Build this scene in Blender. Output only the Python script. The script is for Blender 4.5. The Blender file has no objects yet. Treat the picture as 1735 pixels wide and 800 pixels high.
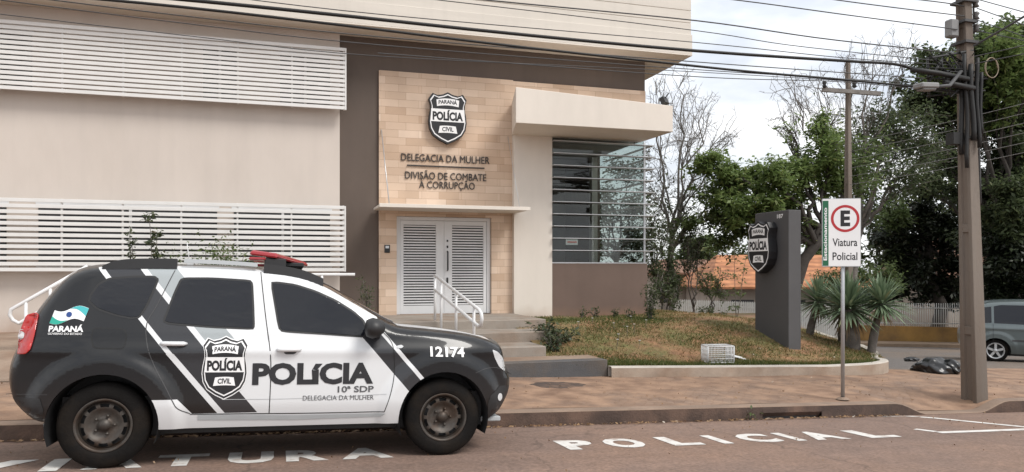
import bpy, bmesh, math, random
import numpy as np
from mathutils import Vector, Matrix
from mathutils.geometry import delaunay_2d_cdt
R = math.radians
random.seed(7); rng = np.random.default_rng(7)
SC = bpy.context.scene; COL = SC.collection

# ------------------------------------------------------------------ camera
F, CX, HY, CAMH, PSI = 1300., 867.5, 460., 1.6, R(17)
cd = bpy.data.cameras.new('camera'); cam = bpy.data.objects.new('camera', cd); COL.objects.link(cam)
cam.location = (0, 0, CAMH); cam.rotation_euler = (R(90), 0, -PSI)
cd.sensor_width = 36; cd.lens = F / 1735 * 36; cd.shift_y = 60 / 1735; cd.clip_end = 3000; cd.clip_start = .05
SC.camera = cam
# ------------------------------------------------------------------ world: bright thin cloud with blue gaps
SUN_EL, SUN_AZ = R(50), R(140)          # azimuth clockwise from +Y
w = bpy.data.worlds.new('World'); SC.world = w; w.use_nodes = True
nt = w.node_tree; N = nt.nodes; L = nt.links; N.clear()
out = N.new('ShaderNodeOutputWorld'); bg = N.new('ShaderNodeBackground'); L.new(bg.outputs[0], out.inputs[0])
sky = N.new('ShaderNodeTexSky'); sky.sky_type = 'NISHITA'; sky.sun_disc = False
sky.sun_elevation = SUN_EL; sky.sun_rotation = SUN_AZ; sky.dust_density = 2
tc = N.new('ShaderNodeTexCoord'); mp = N.new('ShaderNodeMapping'); mp.inputs['Scale'].default_value = (1.5, 1.5, 4.2)
mp.inputs['Location'].default_value = (.35, .1, .2)
L.new(tc.outputs['Generated'], mp.inputs[0])
nz = N.new('ShaderNodeTexNoise'); nz.inputs['Scale'].default_value = 1.5; nz.inputs['Detail'].default_value = 7; nz.inputs['Roughness'].default_value = .55
L.new(mp.outputs[0], nz.inputs['Vector'])
rp = N.new('ShaderNodeValToRGB'); rp.color_ramp.elements[0].position = .33; rp.color_ramp.elements[1].position = .52
rp.color_ramp.elements[0].color = (.58, .58, .58, 1); rp.color_ramp.elements[1].color = (1, 1, 1, 1)
L.new(nz.outputs['Fac'], rp.inputs[0])
nz2 = N.new('ShaderNodeTexNoise'); nz2.inputs['Scale'].default_value = 4; nz2.inputs['Detail'].default_value = 5
L.new(mp.outputs[0], nz2.inputs['Vector'])
cl = N.new('ShaderNodeValToRGB'); cl.color_ramp.elements[0].color = (5.4, 5.6, 5.95, 1); cl.color_ramp.elements[1].color = (7.9, 7.95, 8.0, 1)
cl.color_ramp.elements[0].position = .35; cl.color_ramp.elements[1].position = .62
L.new(nz2.outputs['Fac'], cl.inputs[0])
mx = N.new('ShaderNodeMix'); mx.data_type = 'RGBA'
L.new(rp.outputs[0], mx.inputs['Factor']); L.new(sky.outputs[0], mx.inputs[6]); L.new(cl.outputs[0], mx.inputs[7])
L.new(mx.outputs[2], bg.inputs[0]); bg.inputs[1].default_value = .1
# ------------------------------------------------------------------ sun behind thin cloud
sd = bpy.data.lights.new('sun', 'SUN'); sd.energy = 1.55; sd.angle = R(22); sd.color = (1, .965, .915)
so = bpy.data.objects.new('sun', sd); COL.objects.link(so); so.location = (0, 0, 30)
_d = Vector((math.sin(SUN_AZ) * math.cos(SUN_EL), math.cos(SUN_AZ) * math.cos(SUN_EL), math.sin(SUN_EL)))
so.rotation_euler = _d.to_track_quat('Z', 'Y').to_euler()
SC.view_settings.view_transform = 'Standard'; SC.view_settings.look = 'None'
SC.view_settings.exposure = 0.8; SC.view_settings.gamma = 1; SC.view_settings.use_curve_mapping = False
SC.render.engine = 'CYCLES'; SC.cycles.max_bounces = 6; SC.cycles.transparent_max_bounces = 12
SC.cycles.use_denoising = True

# ================================================================== helpers
def ray(px, py):
    u = (px - CX) / F
    return Vector((math.sin(PSI) + math.cos(PSI) * u, math.cos(PSI) - math.sin(PSI) * u, -(py - HY) / F))
def at_depth(px, py, zc): return Vector((0, 0, CAMH)) + ray(px, py) * zc
def at_y(px, py, Y):
    d = ray(px, py); return Vector((0, 0, CAMH)) + d * (Y / d.y)
def sm(t): t = max(0., min(1., t)); return t * t * (3 - 2 * t)

def tag(o, label=None, cat=None, group=None, kind=None):
    if label: o['label'] = label
    if cat: o['category'] = cat
    if group: o['group'] = group
    if kind: o['kind'] = kind
    return o
def empty(name, loc=(0, 0, 0), label=None, cat=None, group=None, rz=0):
    o = bpy.data.objects.new(name, None); COL.objects.link(o); o.location = loc; o.rotation_euler = (0, 0, rz)
    o.empty_display_size = .2
    return tag(o, label, cat, group)
def link(name, me, mats, parent=None, local=False):
    if not isinstance(mats, (list, tuple)): mats = [mats]
    for m in mats: me.materials.append(m)
    o = bpy.data.objects.new(name, me); COL.objects.link(o)
    if parent:
        o.parent = parent
        if not local: o.matrix_parent_inverse = world_of(parent).inverted()
    return o
def world_of(o):
    m = o.matrix_basis.copy()
    if o.parent: m = world_of(o.parent) @ o.matrix_parent_inverse @ m
    return m

class MB:
    """collects shapes into one mesh"""
    def __init__(s): s.v = []; s.f = []; s.m = []; s.sm = []
    def add(s, vs, fs, mi=0, smooth=False):
        b = len(s.v); s.v += [tuple(v) for v in vs]
        for f in fs: s.f.append(tuple(i + b for i in f)); s.m.append(mi); s.sm.append(smooth)
    def box(s, a, b, mi=0, M=None):
        x0, y0, z0 = a; x1, y1, z1 = b
        vs = [Vector(p) for p in ((x0,y0,z0),(x1,y0,z0),(x1,y1,z0),(x0,y1,z0),(x0,y0,z1),(x1,y0,z1),(x1,y1,z1),(x0,y1,z1))]
        if M: vs = [M @ v for v in vs]
        s.add(vs, [(3,2,1,0),(4,5,6,7),(0,1,5,4),(1,2,6,5),(2,3,7,6),(3,0,4,7)], mi)
    def prism(s, poly, z0, z1, mi=0):
        n = len(poly); vs = [(x, y, z0) for x, y in poly] + [(x, y, (z1[i] if isinstance(z1, (list, tuple)) else z1)) for i, (x, y) in enumerate(poly)]
        s.add(vs, [tuple(range(n - 1, -1, -1)), tuple(range(n, 2 * n))] + [(i, (i + 1) % n, n + (i + 1) % n, n + i) for i in range(n)], mi)
    def tube(s, pts, rad, n=8, mi=0, cap=True):
        pts = [Vector(p) for p in pts]
        if not isinstance(rad, (list, tuple)): rad = [rad] * len(pts)
        ref = None; vs = []
        for i, p in enumerate(pts):
            t = (pts[min(i + 1, len(pts) - 1)] - pts[max(i - 1, 0)])
            if t.length < 1e-9: t = Vector((0, 0, 1))
            t.normalize()
            if ref is None: ref = Vector((1, 0, 0)) if abs(t.x) < .8 else Vector((0, 1, 0))
            a = (ref - t * ref.dot(t)).normalized(); ref = a; b = t.cross(a)
            for k in range(n):
                an = 2 * math.pi * k / n; vs.append(p + (a * math.cos(an) + b * math.sin(an)) * rad[i])
        fs = [(i * n + k, i * n + (k + 1) % n, (i + 1) * n + (k + 1) % n, (i + 1) * n + k) for i in range(len(pts) - 1) for k in range(n)]
        if cap: fs += [tuple(range(n - 1, -1, -1)), tuple(range((len(pts) - 1) * n, len(pts) * n))]
        s.add(vs, fs, mi, True)
    def lathe(s, prof, n=32, axis='y', c=(0, 0, 0), mi=0, skip=None):
        """prof: list of (r, h) along the axis"""
        vs = []
        for r, h in prof:
            for k in range(n):
                a = 2 * math.pi * k / n; x, z = r * math.cos(a), r * math.sin(a)
                p = {'y': (x, h, z), 'z': (x, z, h), 'x': (h, x, z)}[axis]
                vs.append((p[0] + c[0], p[1] + c[1], p[2] + c[2]))
        fs = [(i * n + k, i * n + (k + 1) % n, (i + 1) * n + (k + 1) % n, (i + 1) * n + k) for i in range(len(prof) - 1) for k in range(n) if not (skip and skip(i, k))]
        s.add(vs, fs, mi, True)
    def build(s, name, mats, parent=None, bevel=0, local=False):
        me = bpy.data.meshes.new(name); me.from_pydata(s.v, [], s.f); me.validate()
        if len(me.polygons) == len(s.m):
            me.polygons.foreach_set('material_index', s.m); me.polygons.foreach_set('use_smooth', s.sm)
        bm = bmesh.new(); bm.from_mesh(me); bmesh.ops.recalc_face_normals(bm, faces=bm.faces)
        if bevel:
            es = [e for e in bm.edges if len(e.link_faces) == 2 and e.calc_face_angle(0) > .5]
            bmesh.ops.bevel(bm, geom=es, offset=bevel, segments=1, affect='EDGES', clamp_overlap=True)
        bm.to_mesh(me); bm.free()
        return link(name, me, mats, parent, local)

def np_mesh(name, V, Fq, mat, parent=None, smooth=False):
    me = bpy.data.meshes.new(name); k = Fq.shape[1]
    me.vertices.add(len(V)); me.vertices.foreach_set('co', np.asarray(V, np.float32).ravel())
    me.loops.add(Fq.size); me.loops.foreach_set('vertex_index', Fq.astype(np.int32).ravel())
    me.polygons.add(len(Fq)); me.polygons.foreach_set('loop_start', np.arange(0, Fq.size, k, dtype=np.int32))
    me.polygons.foreach_set('loop_total', np.full(len(Fq), k, np.int32))
    if smooth: me.polygons.foreach_set('use_smooth', np.ones(len(Fq), bool))
    me.update(); me.validate()
    return link(name, me, mat, parent)

def sheet(name, xs, ys, fz, mat, inside=None, parent=None, smooth=True):
    vs = [(x, y, fz(x, y)) for y in ys for x in xs]; n = len(xs); fs = []
    for j in range(len(ys) - 1):
        for i in range(n - 1):
            if inside and not inside((xs[i] + xs[i + 1]) / 2, (ys[j] + ys[j + 1]) / 2): continue
            fs.append((j * n + i, j * n + i + 1, (j + 1) * n + i + 1, (j + 1) * n + i))
    return np_mesh(name, np.array(vs), np.array(fs), mat, parent, smooth)

# ---- flat drawings (letters, emblems, liveries) laid on a surface by a mapper (u, v, w) -> point
def cut_grid(bm, g):
    us = [v.co.x for v in bm.verts]; vs = [v.co.y for v in bm.verts]
    for ax, lo, hi in ((0, min(us), max(us)), (1, min(vs), max(vs))):
        k = math.ceil(lo / g)
        while k * g < hi:
            co = [0, 0, 0]; no = [0, 0, 0]; co[ax] = k * g; no[ax] = 1
            bmesh.ops.bisect_plane(bm, geom=bm.verts[:] + bm.edges[:] + bm.faces[:], dist=1e-6, plane_co=co, plane_no=no); k += 1
def flat_bm(polys=(), tris=None):
    bm = bmesh.new()
    for p in polys:
        r = delaunay_2d_cdt([Vector(q) for q in p], [], [list(range(len(p)))], 1, 1e-6)
        vv = [bm.verts.new((q.x, q.y, 0)) for q in r[0]]
        for f in r[2]:
            try: fc = bm.faces.new([vv[i] for i in f])
            except ValueError: continue
            fc.normal_update()
            if fc.normal.z < 0: fc.normal_flip()
    if tris:
        vv = [bm.verts.new((x, y, 0)) for x, y in tris[0]]
        for f in tris[1]:
            try: fc = bm.faces.new([vv[i] for i in f])
            except ValueError: continue
            fc.normal_update()
            if fc.normal.z < 0: fc.normal_flip()
    return bm
def flat(name, mat, mapper, polys=(), tris=None, parent=None, grid=None, depth=0, w0=0, smooth=False, local=False):
    bm = flat_bm(polys, tris)
    if grid: cut_grid(bm, grid)
    if depth:
        r = bmesh.ops.extrude_face_region(bm, geom=bm.faces[:])
        for v in r['geom']:
            if isinstance(v, bmesh.types.BMVert): v.co.z = depth
    for v in bm.verts: v.co = Vector(mapper(v.co.x, v.co.y, v.co.z + w0))
    if depth: bmesh.ops.recalc_face_normals(bm, faces=bm.faces)
    me = bpy.data.meshes.new(name); bm.to_mesh(me); bm.free()
    if smooth: me.polygons.foreach_set('use_smooth', [True] * len(me.polygons))
    return link(name, me, mat, parent, local)
def plane_map(P, eu, ev):
    P, eu, ev = Vector(P), Vector(eu).normalized(), Vector(ev).normalized(); n = eu.cross(ev)
    return lambda u, v, w: P + eu * u + ev * v + n * w
_font_cache = {}
def text_tris(body, bold=0.0):
    key = (body, bold)
    if key not in _font_cache:
        c = bpy.data.curves.new('lettering', 'FONT'); c.body = body; c.offset = bold; c.resolution_u = 3; c.fill_mode = 'FRONT' if hasattr(c, 'fill_mode') else c.fill_mode
        o = bpy.data.objects.new('lettering', c); COL.objects.link(o)
        dg = bpy.context.evaluated_depsgraph_get(); dg.update()
        me = bpy.data.meshes.new_from_object(o.evaluated_get(dg))
        bm = bmesh.new(); bm.from_mesh(me); bmesh.ops.remove_doubles(bm, verts=bm.verts, dist=1e-5)
        bmesh.ops.triangulate(bm, faces=bm.faces[:])
        bm.verts.index_update()
        _font_cache[key] = ([(v.co.x, v.co.y) for v in bm.verts], [[v.index for v in f.verts] for f in bm.faces])
        bm.free(); bpy.data.objects.remove(o); bpy.data.curves.remove(c); bpy.data.meshes.remove(me)
    return _font_cache[key]
def fit_text(body, x0, x1, y0, cap, bold=.02, slant=0):
    """letters from x0 to x1 with the baseline at y0 and capitals cap high"""
    vs, fs = text_tris(body, bold); hx = [y for _, y in text_tris('H', bold)[0]]
    a = min(x for x, _ in vs); b = max(x for x, _ in vs); h0, h1 = min(hx), max(hx)
    kx = (x1 - x0) / (b - a); ky = cap / (h1 - h0)
    return [(x0 + (x - a) * kx + slant * (y - h0) * ky, y0 + (y - h0) * ky) for x, y in vs], fs
def merge_tris(*ts):
    V, Fs = [], []
    for v, f in ts:
        b = len(V); V += v; Fs += [[i + b for i in t] for t in f]
    return V, Fs

# ================================================================== materials
MATS = {}
def pmat(name, col, rough=.6, var=.12, scale=2.0, bump=0, bscale=60, metal=0, spec=.5, coat=0, stretch=None, col2=None, col2_scale=.6, col2_lo=.45, col2_hi=.65):
    if name in MATS: return MATS[name]
    m = bpy.data.materials.new(name); m.use_nodes = True; n = m.node_tree.nodes; l = m.node_tree.links
    p = n['Principled BSDF']; p.inputs['Roughness'].default_value = rough; p.inputs['Metallic'].default_value = metal
    p.inputs['Specular IOR Level'].default_value = spec; p.inputs['Coat Weight'].default_value = coat; p.inputs['Coat Roughness'].default_value = .04
    t = n.new('ShaderNodeTexCoord'); mp = n.new('ShaderNodeMapping'); l.new(t.outputs['Object'], mp.inputs[0])
    if stretch: mp.inputs['Scale'].default_value = stretch
    a = n.new('ShaderNodeTexNoise'); a.inputs['Scale'].default_value = scale; a.inputs['Detail'].default_value = 8; a.inputs['Roughness'].default_value = .65
    l.new(mp.outputs[0], a.inputs['Vector'])
    r = n.new('ShaderNodeMapRange'); r.inputs[1].default_value = .3; r.inputs[2].default_value = .7; r.inputs[3].default_value = 1 - var; r.inputs[4].default_value = 1 + var
    l.new(a.outputs['Fac'], r.inputs[0])
    base = n.new('ShaderNodeMix'); base.data_type = 'RGBA'; base.inputs[6].default_value = (*col, 1); base.inputs[7].default_value = (*(col2 or col), 1)
    if col2:
        b = n.new('ShaderNodeTexNoise'); b.inputs['Scale'].default_value = col2_scale; b.inputs['Detail'].default_value = 7; b.inputs['Roughness'].default_value = .6
        l.new(mp.outputs[0], b.inputs['Vector'])
        r2 = n.new('ShaderNodeMapRange'); r2.inputs[1].default_value = col2_lo; r2.inputs[2].default_value = col2_hi; l.new(b.outputs['Fac'], r2.inputs[0]); l.new(r2.outputs[0], base.inputs['Factor'])
    else: base.inputs['Factor'].default_value = 0
    mu = n.new('ShaderNodeVectorMath'); mu.operation = 'SCALE'; l.new(base.outputs[2], mu.inputs[0]); l.new(r.outputs[0], mu.inputs['Scale'])
    l.new(mu.outputs[0], p.inputs['Base Color'])
    if bump:
        c = n.new('ShaderNodeTexNoise'); c.inputs['Scale'].default_value = bscale; c.inputs['Detail'].default_value = 5; l.new(mp.outputs[0], c.inputs['Vector'])
        bu = n.new('ShaderNodeBump'); bu.inputs['Strength'].default_value = bump; bu.inputs['Distance'].default_value = .02; l.new(c.outputs['Fac'], bu.inputs['Height']); l.new(bu.outputs[0], p.inputs['Normal'])
    MATS[name] = m; return m
def leafmat(name, a, b, c=None, trans=.35, rough=.5):
    if name in MATS: return MATS[name]
    m = bpy.data.materials.new(name); m.use_nodes = True; n = m.node_tree.nodes; l = m.node_tree.links; p = n['Principled BSDF']
    g = n.new('ShaderNodeNewGeometry'); r = n.new('ShaderNodeValToRGB'); r.color_ramp.elements[0].color = (*a, 1); r.color_ramp.elements[1].color = (*b, 1)
    if c: e = r.color_ramp.elements.new(.93); e.color = (*b, 1); r.color_ramp.elements[-1].color = (*c, 1)
    l.new(g.outputs['Random Per Island'], r.inputs[0]); l.new(r.outputs[0], p.inputs['Base Color'])
    p.inputs['Roughness'].default_value = rough; p.inputs['Specular IOR Level'].default_value = .35
    t = n.new('ShaderNodeBsdfTranslucent'); l.new(r.outputs[0], t.inputs[0]); mx = n.new('ShaderNodeMixShader'); mx.inputs[0].default_value = trans
    l.new(p.outputs[0], mx.inputs[1]); l.new(t.outputs[0], mx.inputs[2]); l.new(mx.outputs[0], n['Material Output'].inputs[0])
    MATS[name] = m; return m
def glassmat(name, tint=(.8, .85, .85), rough=.01, base=.08):
    m = bpy.data.materials.new(name); m.use_nodes = True; n = m.node_tree.nodes; l = m.node_tree.links; n.remove(n['Principled BSDF'])
    t = n.new('ShaderNodeBsdfTransparent'); t.inputs[0].default_value = (*tint, 1); g = n.new('ShaderNodeBsdfGlossy'); g.inputs['Roughness'].default_value = rough
    fr = n.new('ShaderNodeFresnel'); ge = n.new('ShaderNodeNewGeometry'); ir = n.new('ShaderNodeMapRange'); ir.inputs[3].default_value = 1.5; ir.inputs[4].default_value = 1 / 1.5; l.new(ge.outputs['Backfacing'], ir.inputs[0]); l.new(ir.outputs[0], fr.inputs[0]); mx = n.new('ShaderNodeMixShader')
    l.new(fr.outputs[0], mx.inputs[0]); l.new(t.outputs[0], mx.inputs[1]); l.new(g.outputs[0], mx.inputs[2]); l.new(mx.outputs[0], n['Material Output'].inputs[0])
    return m

m_beige = pmat('beige_paint', (.585, .52, .465), .75, .05, 1.2, .05, 90, stretch=(1, 1, .35), col2=(.55, .485, .43), col2_scale=.5)
m_white = pmat('offwhite_paint', (.68, .62, .55), .7, .05, 1.5, .04, 90, stretch=(1, 1, .4))
m_brown = pmat('brown_paint', (.105, .078, .062), .7, .10, 1.3, .05, 90, stretch=(1, 1, .5))
m_brown2 = pmat('brown_paint_low', (.14, .095, .075), .7, .08, 1.3, .05, 90)
m_soffit = pmat('soffit_paint', (.72, .66, .58), .8, .06, 1.0)
m_fascia = pmat('fascia_board', (.63, .585, .52), .7, .06, 1.5, stretch=(.3, .3, 3))
m_wmetal = pmat('white_enamel', (.69, .69, .69), .4, .04, 4)
m_slat = pmat('louvre_enamel', (.70, .69, .67), .45, .05, 3)
m_dark = pmat('dark_recess', (.02, .02, .021), .6, .1)  # near-black for the underbody and for shade put into openings
m_alu = pmat('aluminium', (.55, .56, .57), .35, .05, 5, metal=.6)
m_black = pmat('black_sign_paint', (.013, .013, .015), .45, .1)
m_signwhite = pmat('sign_white', (.82, .82, .82), .5, .03)
m_conc = pmat('stair_concrete', (.27, .235, .20), .85, .16, 2.5, .25, 50, col2=(.24, .18, .135), col2_scale=1.4)
m_dconc = pmat('dark_concrete', (.085, .085, .088), .85, .2, 2.0, .25, 40, col2=(.12, .095, .075), col2_scale=1.2)
m_chrome = pmat('galvanised_steel', (.42, .43, .44), .4, .08, 4, metal=.7)
m_rubber = pmat('tyre_rubber', (.009, .008, .0075), .8, .2, 6, .2, 60, col2=(.017, .013, .010), col2_scale=4, spec=.15)
m_steelrim = pmat('dusty_steel_rim', (.075, .066, .058), .5, .25, 9, metal=.5, col2=(.062, .042, .030), col2_scale=7)
m_blkplastic = pmat('black_plastic', (.018, .018, .019), .5, .1)
m_wire = pmat('cable_black', (.012, .012, .012), .6, .1)
m_wire2 = pmat('cable_grey', (.06, .06, .062), .6, .1)
m_wire3 = pmat('cable_light', (.22, .22, .22), .6, .1)
m_bark = pmat('grey_bark', (.12, .105, .092), .9, .3, 6, .5, 30, col2=(.18, .16, .14), col2_scale=3)
m_bark2 = pmat('pale_bark', (.20, .185, .17), .9, .3, 6, .4, 30)
m_barkd = pmat('dark_bark', (.05, .042, .036), .9, .3, 6, .4, 30)
l_green = leafmat('green_leaf', (.11, .165, .05), (.22, .29, .10), (.30, .32, .12), .5)
l_dark = leafmat('dark_leaf', (.05, .068, .034), (.105, .135, .062), (.15, .17, .07), .5)
l_mid = leafmat('mid_leaf', (.08, .115, .042), (.15, .20, .075), (.21, .215, .09), .5)
l_black = leafmat('shadow_leaf', (.008, .012, .006), (.022, .031, .013), None, .15)  # shade within dense foliage is put into this near-black leaf colour
l_grey = leafmat('greygreen_leaf', (.04, .06, .03), (.10, .115, .06), (.14, .11, .06), .3)
l_deadb = leafmat('dead_blade', (.14, .095, .055), (.26, .19, .11), None, .15)
l_yucca = leafmat('blade_leaf', (.13, .19, .11), (.22, .29, .18), (.30, .28, .16), .2)

# ================================================================== the ground
def base(x): return .01 - .031 * min(x, 40)
def road_z(x, y):
    if y < 6.7: return base(x) + (6.7 - max(y, 0)) * .012
    z = base(x) - .04 * (min(y, 8.4) - 6.7) - .045 * sm((y - 8.0) / .38)
    return z
def dip(x, y): return .155 * sm((x - 8.0) / .55) * (1 - sm((x - 9.45) / .55)) * (1 - sm((y - 8.5) / 1.1))
def walk_z(x, y): return base(x) + .055 + .02 * (y - 8.4) - dip(x, y)
def far_z(x, y): return base(x) - .05 - .045 * min(max(0, y - 11), 26) + .05 * (1 - sm((y - 11) / 1.5)) * 0
asph = pmat('asphalt', (.185, .124, .097), .85, .12, 5, .3, 140, col2=(.24, .145, .096), col2_scale=.35, col2_lo=.45, col2_hi=.75)
def worn(m, streak=.14, crack=.28):
    n = m.node_tree.nodes; l = m.node_tree.links; p = n['Principled BSDF']; src = p.inputs['Base Color'].links[0].from_socket
    t = n.new('ShaderNodeTexCoord'); mp = n.new('ShaderNodeMapping'); mp.inputs['Scale'].default_value = (.16, 2.6, 1); l.new(t.outputs['Object'], mp.inputs[0])
    a = n.new('ShaderNodeTexNoise'); a.inputs['Scale'].default_value = 1; a.inputs['Detail'].default_value = 6; l.new(mp.outputs[0], a.inputs['Vector'])
    r = n.new('ShaderNodeMapRange'); r.inputs[1].default_value = .32; r.inputs[2].default_value = .68; r.inputs[3].default_value = 1 - streak; r.inputs[4].default_value = 1 + streak * .7; l.new(a.outputs['Fac'], r.inputs[0])
    g = n.new('ShaderNodeTexNoise'); g.inputs['Scale'].default_value = 32; g.inputs['Detail'].default_value = 2; l.new(t.outputs['Object'], g.inputs['Vector'])
    gr = n.new('ShaderNodeMapRange'); gr.inputs[1].default_value = .3; gr.inputs[2].default_value = .7; gr.inputs[3].default_value = .78; gr.inputs[4].default_value = 1.22; l.new(g.outputs['Fac'], gr.inputs[0])
    w_ = n.new('ShaderNodeTexNoise'); w_.inputs['Scale'].default_value = 2.2; w_.inputs['Detail'].default_value = 4; l.new(t.outputs['Object'], w_.inputs['Vector'])
    ad = n.new('ShaderNodeVectorMath'); ad.operation = 'MULTIPLY_ADD'; l.new(w_.outputs['Color'], ad.inputs[0]); ad.inputs[1].default_value = (.6, .6, .6); l.new(t.outputs['Object'], ad.inputs[2])
    v = n.new('ShaderNodeTexVoronoi'); v.feature = 'DISTANCE_TO_EDGE'; v.inputs['Scale'].default_value = .33; l.new(ad.outputs[0], v.inputs['Vector'])
    cr = n.new('ShaderNodeMapRange'); cr.inputs[1].default_value = .002; cr.inputs[2].default_value = .007; cr.inputs[3].default_value = 1 - crack; cr.inputs[4].default_value = 1; l.new(v.outputs['Distance'], cr.inputs[0])
    cur = src
    for x in (r, gr, cr):
        s_ = n.new('ShaderNodeVectorMath'); s_.operation = 'SCALE'; l.new(cur, s_.inputs[0]); l.new(x.outputs[0], s_.inputs['Scale']); cur = s_.outputs[0]
    l.new(cur, p.inputs['Base Color'])
worn(asph)
asph2 = pmat('asphalt_side', (.13, .115, .105), .85, .14, 5, .3, 140, col2=(.17, .13, .10), col2_scale=.3)
earth = pmat('earth', (.20, .12, .075), .95, .25, 2, .3, 30, col2=(.14, .10, .06), col2_scale=.5)
gx = [-400, -150, -60, -30, -15, -8] + [x * 1. for x in range(-6, 41, 2)] + [60, 120, 400, 900]
gy = [-60, -20, -5, 0, 5, 8, 9, 11, 14, 18, 22, 26, 32, 38, 60, 150, 500, 1500]
tag(sheet('ground', gx, gy, lambda x, y: min(road_z(x, y), far_z(x, y) if y > 8.4 else 99) - .25, earth), kind='structure')
rx = list(np.arange(-30, 45, .5)); ry = [-25, -10, -3, 0, 3, 5, 6, 6.7, 7.2, 7.6, 8.0, 8.1, 8.2, 8.3, 8.4, 8.46]
road = tag(sheet('road', rx, ry, road_z, asph), kind='structure')

# sidewalk of small stones under red dust, with its kerb
def walk_material():
    m = bpy.data.materials.new('dusty_sidewalk'); m.use_nodes = True; n = m.node_tree.nodes; l = m.node_tree.links; p = n['Principled BSDF']; p.inputs['Roughness'].default_value = .9
    t = n.new('ShaderNodeTexCoord'); mp = n.new('ShaderNodeMapping'); l.new(t.outputs['Object'], mp.inputs[0]); mp.inputs['Rotation'].default_value = (0, 0, R(38))
    v = n.new('ShaderNodeTexVoronoi'); v.inputs['Scale'].default_value = 9; v.feature = 'DISTANCE_TO_EDGE'; v.inputs['Randomness'].default_value = .45; l.new(mp.outputs[0], v.inputs['Vector'])
    v2 = n.new('ShaderNodeTexVoronoi'); v2.inputs['Scale'].default_value = 9; v2.inputs['Randomness'].default_value = .45; l.new(mp.outputs[0], v2.inputs['Vector'])
    mr = n.new('ShaderNodeMapRange'); mr.inputs[1].default_value = 0; mr.inputs[2].default_value = .09; l.new(v.outputs['Distance'], mr.inputs[0])
    cellc = n.new('ShaderNodeMix'); cellc.data_type = 'RGBA'; cellc.inputs[6].default_value = (.16, .115, .09, 1); cellc.inputs[7].default_value = (.25, .19, .15, 1)
    sp = n.new('ShaderNodeSeparateColor'); l.new(v2.outputs['Color'], sp.inputs[0]); l.new(sp.outputs[0], cellc.inputs['Factor'])
    st = n.new('ShaderNodeMix'); st.data_type = 'RGBA'; st.inputs[6].default_value = (.13, .083, .055, 1); l.new(mr.outputs[0], st.inputs['Factor']); l.new(cellc.outputs[2], st.inputs[7])
    dn = n.new('ShaderNodeTexNoise'); dn.inputs['Scale'].default_value = .75; dn.inputs['Detail'].default_value = 9; dn.inputs['Roughness'].default_value = .62; l.new(t.outputs['Object'], dn.inputs['Vector'])
    dr = n.new('ShaderNodeMapRange'); dr.inputs[1].default_value = .36; dr.inputs[2].default_value = .54; dr.inputs[3].default_value = .42; dr.inputs[4].default_value = .93; l.new(dn.outputs['Fac'], dr.inputs[0])
    dc = n.new('ShaderNodeTexNoise'); dc.inputs['Scale'].default_value = 3; dc.inputs['Detail'].default_value = 9; l.new(t.outputs['Object'], dc.inputs['Vector'])
    dcr = n.new('ShaderNodeValToRGB'); dcr.color_ramp.elements[0].color = (.16, .092, .058, 1); dcr.color_ramp.elements[1].color = (.325, .205, .132, 1); dcr.color_ramp.elements[0].position = .33; dcr.color_ramp.elements[1].position = .68; l.new(dc.outputs['Fac'], dcr.inputs[0])
    mx = n.new('ShaderNodeMix'); mx.data_type = 'RGBA'; l.new(dr.outputs[0], mx.inputs['Factor']); l.new(st.outputs[2], mx.inputs[6]); l.new(dcr.outputs[0], mx.inputs[7]); l.new(mx.outputs[2], p.inputs['Base Color'])
    bu = n.new('ShaderNodeBump'); bu.inputs['Strength'].default_value = .18; bu.inputs['Distance'].default_value = .012; l.new(mr.outputs[0], bu.inputs['Height'])
    b2 = n.new('ShaderNodeBump'); b2.inputs['Strength'].default_value = .5; b2.inputs['Distance'].default_value = .02; l.new(dc.outputs['Fac'], b2.inputs['Height']); l.new(bu.outputs[0], b2.inputs['Normal']); l.new(b2.outputs[0], p.inputs['Normal'])
    return m
m_walk = walk_material()
wx = list(np.arange(-30, 30, .25)); wy = [8.58, 8.8, 9.0, 9.3, 9.6, 10, 10.4, 10.8, 11.2, 11.5]
tag(sheet('sidewalk', wx, wy, lambda x, y: walk_z(x, y) + .02 * math.sin(x * 2.3 + y * 3) * .3, m_walk), kind='structure')
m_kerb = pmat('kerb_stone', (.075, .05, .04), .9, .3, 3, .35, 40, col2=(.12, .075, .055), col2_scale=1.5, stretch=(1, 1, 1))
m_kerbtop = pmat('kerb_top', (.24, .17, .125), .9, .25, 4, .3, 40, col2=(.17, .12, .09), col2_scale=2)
mb = MB(); xs = list(np.arange(-30, 30.01, .1))
DR0, DR1 = 5.9, 6.75                                       # storm drain mouth
prev = None
for x0, x1 in zip(xs[:-1], xs[1:]):
    drain = DR0 <= x0 < DR1 - .01
    q = []
    for x in (x0, x1):
        zt = walk_z(x, 8.4) + .003; zb = road_z(x, 8.4) - .12
        zm = min(zt - .002, road_z(x, 8.38) + .085) if drain else zb
        q += [(x, 8.40, zm), (x, 8.405, zt - .012), (x, 8.42, zt), (x, 8.585, zt + .002), (x, 8.585, zb)]
    fs = [(0, 5, 6, 1), (1, 6, 7, 2), (2, 7, 8, 3)]
    if drain: fs += [(4, 9, 5, 0)]
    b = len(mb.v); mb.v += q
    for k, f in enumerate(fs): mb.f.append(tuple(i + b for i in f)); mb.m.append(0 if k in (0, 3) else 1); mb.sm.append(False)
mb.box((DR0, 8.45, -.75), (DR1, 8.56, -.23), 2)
tag(mb.build('kerb', [m_kerb, m_kerbtop, m_dark]), kind='structure')

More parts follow.
